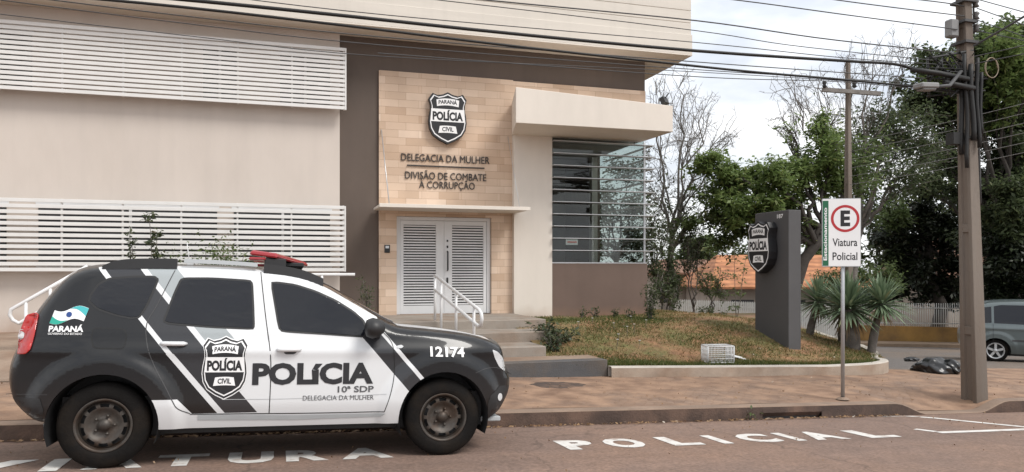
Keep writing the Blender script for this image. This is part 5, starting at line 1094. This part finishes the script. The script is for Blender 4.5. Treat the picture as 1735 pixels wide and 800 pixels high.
# trees farther off closing the view, one by one
for i, (px, w_, top, mt) in enumerate(((1185, 60, 405, l_mid), (1290, 60, 415, l_dark), (1400, 55, 400, l_mid), (1500, 60, 330, l_dark), (1620, 70, 290, l_dark), (1720, 80, 300, l_dark), (1840, 90, 320, l_dark), (1960, 90, 340, l_mid))):
    Dn = 58 + 3 * (i % 3); b0 = gp(px, 520, Dn)
    tree('distant_tree', ('hazy distant tree low behind the tiled roofs', 'dark distant tree filling the gap beyond the side street')[top < 350], 'tree', b0, gp(px, 480, Dn), .3, [cl(px + dx_ * w_, top + dy_ * (500 - top), Dn, w_ * .5, (500 - top) * .3, 420, .5, mt, .7) for dx_, dy_ in ((-.3, .3), (.3, .25), (0, .12), (-.4, .6), (.4, .6), (0, .55))], m_barkd, 40 + i, twig=.03, sub=6, twn=2, group='trees far behind the houses')
# young shrubs close to the building
def stem_plant(px, zc, z0, h_, spread, nl, ls, mt, label, seed, group=None, stems=5):
    r = np.random.default_rng(seed); q = at_depth(px, 460, zc); b0 = Vector((q.x, q.y, z0)); t = empty('small_plant', b0, label, 'plant', group); tb = MB(); pts = []
    for k in range(stems):
        e = b0 + Vector((r.normal() * spread, r.normal() * spread * .6, h_ * r.uniform(.6, 1.0))); L_ = wob([b0 + (e - b0) * t_ for t_ in np.linspace(0, 1, 6)], spread * .12, r); L_[0] = b0 + Vector((r.normal() * .03, 0, -.05))
        tb.tube(L_, [.012 - .0015 * i for i in range(6)], 4); 
        for p in range(nl // stems): a = L_[r.integers(1, 6)]; pts.append(tuple(a + Vector(r.normal(size=3) * spread * .4)))
    tb.build('stem', m_bark, t); leaves_mesh('foliage', pts, ls, mt, t, r, droop=0); return t
stem_plant(1101, 15.6, .52, 1.15, .12, 900, .055, l_dark, 'slender dark leafy shrub on the lawn in front of the brown plinth', 60)
stem_plant(626, 14.2, .5, .95, .12, 420, .05, l_dark, 'small leafy shrub against the brown wall left of the door', 61)
stem_plant(265, 13.4, .3, 2.45, .10, 620, .085, l_grey, 'lanky sparse shrub rising in front of the lower louvre screen', 62, stems=3)
stem_plant(228, 13.3, .3, 2.0, .09, 480, .08, l_grey, 'short forked shrub beside the lanky one at the louvre screen', 63, stems=3)
stem_plant(375, 13.5, .45, 1.62, .36, 5200, .07, l_mid, 'bushy green shrub showing above the car roof', 64, stems=26)
for i, (px, zc, h_) in enumerate(((918, 13.6, .32), (933, 13.3, .42), (948, 13.2, .34), (940, 12.8, .38), (958, 13.4, .30))):
    q = at_depth(px, 460, zc); stem_plant(px, zc, lawn_z(max(q.x, 4.3), q.y) - .05, h_, .12, 150, .09, l_grey, 'tufted grey green garden plant beside the entrance steps', 70 + i, 'garden plants at the steps', stems=6)
for i, px in enumerate((985, 1010, 1040, 1070, 1205, 1190, 1225)):
    zc = 16.2 if px < 1100 else 18.2; q = at_depth(px, 460, zc); stem_plant(px, zc, lawn_z(q.x, q.y) - .02, .22, .07, 60, .07, l_dark, 'tiny dark seedling in the row along the plinth' if px < 1100 else 'tiny dark seedling at the far lawn edge', 80 + i, 'seedlings in the lawn', stems=4)
stem_plant(1248, 19.5, .3, 2.1, .14, 150, .10, l_mid, 'thin sapling standing left of the totem', 90, stems=2)
# yuccas: trunk and a head of blades
def yucca(px, zc, z0, head_px, head_py, rad, tr, label, seed, n=190):
    r = np.random.default_rng(seed); q = at_depth(px, 460, zc); b0 = Vector((q.x, q.y, z0)); hd_ = at_depth(head_px, head_py, zc)
    t = empty('yucca', b0, label, 'plant', 'yuccas on the lawn corner'); tb = MB()
    P = bez(b0 - Vector((0, 0, .15)), Vector((b0.x * .75 + hd_.x * .25, b0.y, (b0.z + hd_.z) * .5)), hd_, 9); tb.tube(P, [tr * (1.25 - .35 * i / 8) * (1 + .06 * math.sin(i * 5)) for i in range(9)], 10); tb.build('trunk', m_bark, t)
    V, Fq = [], []
    for k in range(n):
        az = r.uniform(0, 2 * math.pi); el = R(88 - 118 * r.random() ** 1.15); L_ = rad * r.uniform(.8, 1.12); d = Vector((math.cos(az) * math.cos(el), math.sin(az) * math.cos(el), math.sin(el))); sdv = Vector((-math.sin(az), math.cos(az), 0)); nn = d.cross(sdv); b = len(V)
        for i, (s_, w_, dr) in enumerate(((.05, .5, 0), (.35, 1.0, .01), (.7, .75, -.02), (1.0, .04, -.10))):
            c = hd_ + d * L_ * s_ + Vector((0, 0, dr * L_)) ; hw = sdv * (.038 * rad * w_); V += [c - hw, c + nn * (-.012 * rad * w_), c + hw]
        for i in range(3): o_ = b + 3 * i; Fq += [(o_, o_ + 1, o_ + 4, o_ + 3), (o_ + 1, o_ + 2, o_ + 5, o_ + 4)]
    np_mesh('blades', np.array([tuple(v) for v in V]), np.array(Fq), l_yucca, t)
    V, Fq = [], []
    for k in range(n // 5):             # dead leaves hanging round the neck
        az = r.uniform(0, 2 * math.pi); el = R(r.uniform(-85, -40)); L_ = rad * r.uniform(.35, .75); d = Vector((math.cos(az) * math.cos(el), math.sin(az) * math.cos(el), math.sin(el))); sdv = Vector((-math.sin(az), math.cos(az), 0)); b = len(V); o_ = hd_ + Vector((math.cos(az), math.sin(az), 0)) * tr * .6 - Vector((0, 0, r.uniform(0, .12)))
        for s_, w_ in ((0, .6), (.5, .8), (1., .1)): c = o_ + d * L_ * s_ + Vector((math.cos(az), math.sin(az), 0)) * .06 * s_ * (1 - s_); hw = sdv * .022 * rad * w_ * 1.4; V += [c - hw, c + hw]
        Fq += [(b, b + 1, b + 3, b + 2), (b + 2, b + 3, b + 5, b + 4)]
    np_mesh('dead_blades', np.array([tuple(v) for v in V]), np.array(Fq), l_deadb, t); return t
yucca(1368, 16.0, .05, 1387, 512, .62, .07, 'left yucca with a thin curved trunk next to the totem', 31)
yucca(1443, 15.0, -.05, 1437, 524, .78, .15, 'largest yucca with a stout pale trunk behind the parking sign', 32, 260)
yucca(1474, 14.8, -.12, 1494, 516, .68, .07, 'right yucca with a slim leaning trunk at the lawn tip', 33, 210)
yucca(1430, 15.8, .0, 1428, 520, .6, .10, 'half hidden yucca crowded behind the largest one', 34, 140)
# ================================================================== fences and houses behind
m_fence = pmat('fence_paint', (.60, .60, .58), .7, .12, 3); m_yellow = pmat('yellow_wall', (.40, .225, .062), .85, .2, 1.2, .1, 40, col2=(.22, .13, .05), col2_scale=.5)
t = empty('picket_fence', gp(1200, 540, 29), 'white wooden picket fence behind the lawn left of the totem', 'fence')
mb = MB(); n = 96
for k in range(n):
    px = 1140 + 300 * k / n; p = at_depth(px, 509 + (px - 1140) * .035, 28.5); q = at_depth(px + 2.35, 509 + (px - 1140) * .035, 28.5); z0_ = far_z(p.x, p.y) - .6
    d = Vector((math.sin(PSI), math.cos(PSI), 0)) * .03
    mb.add([(p.x, p.y, z0_), (q.x, q.y, z0_), (q.x, q.y, p.z), ((p.x + q.x) / 2, (p.y + q.y) / 2, p.z + .05), (p.x, p.y, p.z)] + [(p.x + d.x, p.y + d.y, z0_), (q.x + d.x, q.y + d.y, z0_), (q.x + d.x, q.y + d.y, p.z), ((p.x + q.x) / 2 + d.x, (p.y + q.y) / 2 + d.y, p.z + .05), (p.x + d.x, p.y + d.y, p.z)],
           [(0, 1, 2, 3, 4), (9, 8, 7, 6, 5), (1, 6, 7, 2), (2, 7, 8, 3), (3, 8, 9, 4), (4, 9, 5, 0)])
mb.build('pickets', m_fence, t)
mb = MB()
for dy in (8, 30): mb.tube([at_depth(1138, 509 + dy, 28.56), at_depth(1442, 519 + dy, 28.56)], .035, 4)
mb.build('rail', m_fence, t)
t = empty('yellow_wall', gp(1550, 585, 32.2), 'yellow painted garden wall topped by white bar railings across the side street', 'wall')
W0_, W1_ = at_depth(1360, 549, 32.3), at_depth(1662, 556, 32.3)
dn = Vector((math.sin(PSI), math.cos(PSI), 0)) * .18
mb = MB(); mb.add([tuple(v) for p in (W0_, W1_) for v in ((p.x, p.y, p.z - 1.6), (p.x, p.y, p.z), (p.x + dn.x, p.y + dn.y, p.z), (p.x + dn.x, p.y + dn.y, p.z - 1.6))], [(0, 4, 5, 1), (1, 5, 6, 2), (2, 6, 7, 3), (0, 1, 2, 3), (7, 6, 5, 4)]); mb.build('wall_body', m_yellow, t)
mb = MB()
for k in range(76):
    px = 1364 + 288 * k / 75; p = at_depth(px, 514, 32.38); mb.tube([(p.x, p.y, W0_.z + (W1_.z - W0_.z) * k / 75 - .02), p], .020, 4)
for py in (520, 546): mb.tube([at_depth(1362, py, 32.38), at_depth(1655, py + 3, 32.38)], .022, 4)
mb.build('railing', m_fence, t)
mb = MB(); p = at_depth(1658, 512, 32.3); mb.box((p.x - .2, p.y - .1, p.z - 2.6), (p.x + .2, p.y + .3, p.z + .1)); mb.build('gate_post', m_yellow, t)
def tile_mat():
    m = bpy.data.materials.new('clay_tiles'); m.use_nodes = True; n = m.node_tree.nodes; l = m.node_tree.links; p = n['Principled BSDF']; p.inputs['Roughness'].default_value = .8
    t = n.new('ShaderNodeTexCoord'); wv = n.new('ShaderNodeTexWave'); wv.wave_type = 'BANDS'; wv.bands_direction = 'Z'; wv.inputs['Scale'].default_value = 1.35; wv.inputs['Distortion'].default_value = .6; l.new(t.outputs['Object'], wv.inputs['Vector'])
    ns = n.new('ShaderNodeTexNoise'); ns.inputs['Scale'].default_value = 2; ns.inputs['Detail'].default_value = 8; l.new(t.outputs['Object'], ns.inputs['Vector'])
    r = n.new('ShaderNodeValToRGB'); r.color_ramp.elements[0].color = (.30, .115, .05, 1); r.color_ramp.elements[1].color = (.50, .22, .10, 1); r.color_ramp.elements[0].position = .3; r.color_ramp.elements[1].position = .65; l.new(ns.outputs['Fac'], r.inputs[0])
    mr = n.new('ShaderNodeMapRange'); mr.inputs[3].default_value = .72; mr.inputs[4].default_value = 1.05; l.new(wv.outputs['Fac'], mr.inputs[0])
    s_ = n.new('ShaderNodeVectorMath'); s_.operation = 'SCALE'; l.new(r.outputs[0], s_.inputs[0]); l.new(mr.outputs[0], s_.inputs['Scale']); l.new(s_.outputs[0], p.inputs['Base Color']); return m
m_tile = tile_mat(); m_housew = pmat('house_wall', (.33, .29, .25), .85, .15, 1)
m_tile2 = pmat('old_tiles', (.19, .10, .065), .85, .25, 3, .2, 20)
def house(px0, px1, eave, ridge, zc, depth, label, tile, hip=1.5):
    a, b = at_depth(px0, eave, zc), at_depth(px1, eave, zc); zr = at_depth(px0, ridge, zc + depth / 2).z; dv = (b - a); dv.z = 0; du = dv.normalized(); dd = Vector((-du.y, du.x, 0))
    if dd.y < 0: dd = -dd
    t = empty('tiled_house', (a + b) / 2 - Vector((0, 0, 3)), label, 'house'); z0_ = a.z
    c0, c1, c2, c3 = a, b, b + dd * depth, a + dd * depth; r0 = a + du * hip + dd * depth / 2; r1 = b - du * hip + dd * depth / 2; r0.z = r1.z = zr
    mb = MB(); vs = []
    for p in (c0, c1, c2, c3): vs.append((p.x, p.y, z0_))
    vs += [tuple(r0), tuple(r1)]; mb.add(vs, [(0, 1, 5, 4), (1, 2, 5), (2, 3, 4, 5), (3, 0, 4)])
    mb.add([(p.x, p.y, z) for p in (c0, c1, c2, c3) for z in (z0_ - .12, z0_ - .003)], [(0, 2, 3, 1), (2, 4, 5, 3), (4, 6, 7, 5), (6, 0, 1, 7), (0, 6, 4, 2)])
    mb.build('roof', tile, t)
    i = .6; q = [a + du * i + dd * i, b - du * i + dd * i, b - du * i + dd * (depth - i), a + du * i + dd * (depth - i)]
    mb = MB(); mb.prism([(p.x, p.y) for p in q], z0_ - 3.6, z0_ - .125); mb.build('wall', m_housew, t)
    for f in (.2, .5, .8):
        p = a + dv * f + dd * (i - .01); mb = MB(); w_ = .6; mb.add([tuple(p - du * w_ + Vector((0, 0, z0_ - 1.9 - p.z))), tuple(p + du * w_ + Vector((0, 0, z0_ - 1.9 - p.z))), tuple(p + du * w_ + Vector((0, 0, z0_ - .7 - p.z))), tuple(p - du * w_ + Vector((0, 0, z0_ - .7 - p.z)))], [(0, 1, 2, 3)]); mb.build('window', m_win, t)
house(1205, 1500, 486, 432, 40, 9, 'low house with a bright orange tiled roof behind the totem', m_tile)
house(1100, 1285, 462, 440, 48, 8, 'older house with a dull brown tiled roof half hidden by shrubs', m_tile2)
house(1600, 1900, 470, 400, 44, 9, 'shaded house with a reddish roof under the dark trees at the right', m_tile2)

# ================================================================== grass, litter and small things on the ground
r = np.random.default_rng(99); V = []; n = 0
NB = 120000; X = r.uniform(4.2, 13.5, NB); Y = 11.03 + 6.2 * r.uniform(0, 1, NB) ** 1.25
from math import sin
pat = np.sin(X * 1.7 + np.sin(Y * 2.1) * 1.2) * np.cos(Y * 1.9 - X * .6) + r.normal(size=NB) * .5
keep = [i for i in range(NB) if lawn_in(X[i], Y[i]) and not (X[i] < 7.97 and Y[i] > 15.5) and not (9.0 < X[i] < 9.33 and 12.03 < Y[i] < 13.13) and (pat[i] > .35 or Y[i] < 11.35 or (pat[i] > -.5 and i % 3 == 0))]
X, Y, pat = X[keep], Y[keep], pat[keep]; Z = np.array([lawn_z(a, b) for a, b in zip(X, Y)]); nb = len(X)
hgt = r.uniform(.02, .055, nb) * (1 + .5 * (Y < 11.35)); az = r.uniform(0, 6.28, nb); wd = .006 + .004 * r.random(nb); le = r.normal(size=(nb, 2)) * .03
P0 = np.stack([X - np.cos(az) * wd, Y - np.sin(az) * wd, Z - .005], 1); P1 = np.stack([X + np.cos(az) * wd, Y + np.sin(az) * wd, Z - .005], 1); P2 = np.stack([X + le[:, 0], Y + le[:, 1], Z + hgt], 1)
l_grass = leafmat('grass_blade', (.055, .085, .018), (.12, .13, .035), (.26, .20, .085), .3)
l_dry = leafmat('dry_grass_blade', (.22, .15, .065), (.32, .225, .105), (.16, .16, .055), .2)
gsel = np.logical_or(np.logical_or(pat + r.normal(size=nb) * .45 > .55, Y < 11.35 + .15 * pat), (Y > 13.6) & (X < 7.4))
for nm, sel, mt in (('grass', gsel, l_grass), ('dry_grass', ~gsel, l_dry)):
    V = np.stack([P0[sel], P1[sel], P2[sel]], 1).reshape(-1, 3); tag(np_mesh(nm, V, np.arange(len(V)).reshape(-1, 3), mt), kind='stuff')
# fallen leaves along the gutter and bits on the pavement
def litter(name, xs, ys, zf, sz, mt, seed):
    rr = np.random.default_rng(seed); Vs = []
    for x, y in zip(xs, ys):
        a = rr.uniform(0, 6.28); s_ = sz * rr.uniform(.4, 1.4); z = zf(x, y) + .008
        for k in range(4): t_ = a + k * 1.57; Vs.append((x + s_ * math.cos(t_) * (1 if k % 2 else .55), y + s_ * math.sin(t_) * (1 if k % 2 else .55), z + rr.uniform(0, .025)))
    return tag(np_mesh(name, np.array(Vs), np.arange(len(Vs)).reshape(-1, 4), mt), kind='stuff')
l_lit = leafmat('dead_leaf', (.16, .085, .04), (.30, .19, .10), (.55, .50, .44), .1)
litter('leaf_litter', r.uniform(-3, 8, 520), 8.37 - np.abs(r.normal(size=520)) * .09, road_z, .03, l_lit, 1)
litter('pavement_litter', r.uniform(-4, 12, 260), r.uniform(8.6, 10.8, 260), walk_z, .02, l_lit, 2)
litter('road_grit', r.uniform(-3, 10, 240), r.uniform(5.8, 8.2, 240), road_z, .010, l_lit, 3)
litter('lawn_litter', r.uniform(4.6, 10, 420), r.uniform(11.2, 14, 420), lawn_z, .03, l_lit, 4)
# little white flowers and rusty dry stalks by the steps
for k in range(10):
    x, y = 5.0 + r.random() * 1.7, 12.0 + r.random() * 1.6; z = lawn_z(x, y); t = MB(); e = Vector((x + r.normal() * .03, y, z + r.uniform(.10, .2))); t.tube([(x, y, z - .02), e], .004, 4)
    fo = t.build('white_flower', m_bark); tag(fo, 'small white daisy on a dry stalk beside the entrance steps', 'flower', 'white flowers by the steps')
    t = MB(); t.lathe([(.024, .006), (.02, .0), (.001, -.004)], 8, 'z', e + Vector((0, 0, .005))); t.build('petals', m_signwhite, fo)
stem_plant(1270, 9.8, road_z(6.0, 8.3) - .02, .14, .10, 60, .05, l_mid, 'small weed growing out of the kerb by the drain', 95, stems=6)
# wire cage and board on the lawn
cg = at_depth(1216, 588, 12.9); cx_, cy_ = cg.x, cg.y; cz = lawn_z(cx_, cy_) + .02
cage = empty('wire_cage', (cx_, cy_, cz), 'small white wire animal cage left on the lawn', 'cage', rz=R(-12))
def cage_part(nm, segs, rr, mat):
    m = MB()
    for a, b in segs: m.tube([a, b], rr, 4)
    o_ = m.build(nm, mat, cage, local=True); return o_
a_, b_, h_ = .22, .17, .27
cor = [(-a_, -b_), (a_, -b_), (a_, b_), (-a_, b_)]
cage_part('cage_frame', [((x, y, 0), (x, y, h_)) for x, y in cor] + [((*cor[i], z), (*cor[(i + 1) % 4], z)) for i in range(4) for z in (0, h_)], .010, m_wmetal)
sg_ = []
for i in range(4):
    p, q = cor[i], cor[(i + 1) % 4]
    for k in range(1, 9): t_ = k / 9; x, y = p[0] + (q[0] - p[0]) * t_, p[1] + (q[1] - p[1]) * t_; sg_.append(((x, y, 0), (x, y, h_)))
    for k in range(1, 4): z = h_ * k / 4; sg_.append(((*p, z), (*q, z)))
for k in range(1, 9): x = -a_ + 2 * a_ * k / 9; sg_.append(((x, -b_, h_), (x, b_, h_)))
cage_part('cage_bars', sg_, .0045, m_wmetal)
m = MB(); m.box((-a_, -b_, -.012), (a_, b_, .004)); m.build('cage_tray', m_alu, cage, local=True)
bd = MB(); q = at_depth(1249, 576, 13.3); bz = lawn_z(q.x, q.y); bd.box((-.16, -.10, 0), (.16, .10, .012), 0, Matrix.Translation((q.x, q.y, bz + .03)) @ Matrix.Rotation(R(14), 4, 'Y') @ Matrix.Rotation(R(8), 4, 'X')); tag(bd.build('white_board', m_signwhite), 'white sheet of board lying on the grass beside the wire cage', 'board')
# rubbish bags at the corner
m_bag = pmat('bin_bag', (.012, .012, .013), .28, .1, 5, .5, 14, spec=.6)
def bag(px, py, zc, s_, label, seed):
    q = at_depth(px, py, zc); rr = np.random.default_rng(seed); bm = bmesh.new(); bmesh.ops.create_icosphere(bm, subdivisions=4, radius=1)
    ph = rr.uniform(0, 6, 12)
    for v in bm.verts:
        c = v.co; f = 1 + .10 * math.sin(3 * c.x + ph[0]) + .10 * math.sin(4 * c.y + ph[1] + 2 * c.z) + .07 * math.sin(9 * c.x + 5 * c.z + ph[2]) + .05 * math.sin(14 * c.y - 9 * c.z + ph[3]) + .04 * abs(math.sin(11 * c.x + 13 * c.y + ph[4]))
        v.co = Vector((c.x * s_[0] * f, c.y * s_[1] * f, max(c.z * f, -.55) * s_[2] + .55 * s_[2] + (.25 * s_[2] * max(0, c.z - .8) * 4)))
    me = bpy.data.meshes.new('rubbish_bag'); bm.to_mesh(me); bm.free(); me.polygons.foreach_set('use_smooth', [True] * len(me.polygons))
    o_ = link('rubbish_bag', me, m_bag); o_.location = (q.x, q.y, q.z); tag(o_, label, 'rubbish bag', 'rubbish bags at the corner')
bag(1587, 633, 14.0, (.33, .28, .16), 'largest black rubbish bag in the middle of the heap by the low wall', 1)
bag(1609, 632, 13.9, (.15, .2, .14), 'black rubbish bag at the right end of the heap', 2)
bag(1562, 629, 14.2, (.20, .2, .10), 'flat black rubbish bag at the left end of the heap', 3)
bag(1543, 612, 14.9, (.13, .12, .05), 'small dark rag of plastic lying behind the low wall tip', 4)
# irregular dark cover in the pavement
mc = at_depth(945, 651, 10.9); mb = MB(); cov = []  # dark patch of ground with a wavy outline
for rr_, hh in ((1.0, .003), (.88, .012), (.5, .010), (.0, .011)):
    for k in range(40):
        a = 2 * math.pi * k / 40; f = rr_ * (1 + .07 * math.sin(3 * a + 1) + .05 * math.sin(7 * a) + .04 * math.sin(11 * a + 2)); x, y = mc.x + .40 * f * math.cos(a), mc.y + .27 * f * math.sin(a); cov.append((x, y, walk_z(x, y) + hh))
mb.add(cov, [(i * 40 + k, i * 40 + (k + 1) % 40, i * 40 + 40 + (k + 1) % 40, i * 40 + 40 + k) for i in range(3) for k in range(40)])
tag(mb.build('pavement_patch', pmat('dark_patch', (.06, .042, .034), .85, .3, 6, .4, 40, col2=(.13, .08, .055), col2_scale=5)), 'irregular dark cover set in the dusty sidewalk', 'patch')
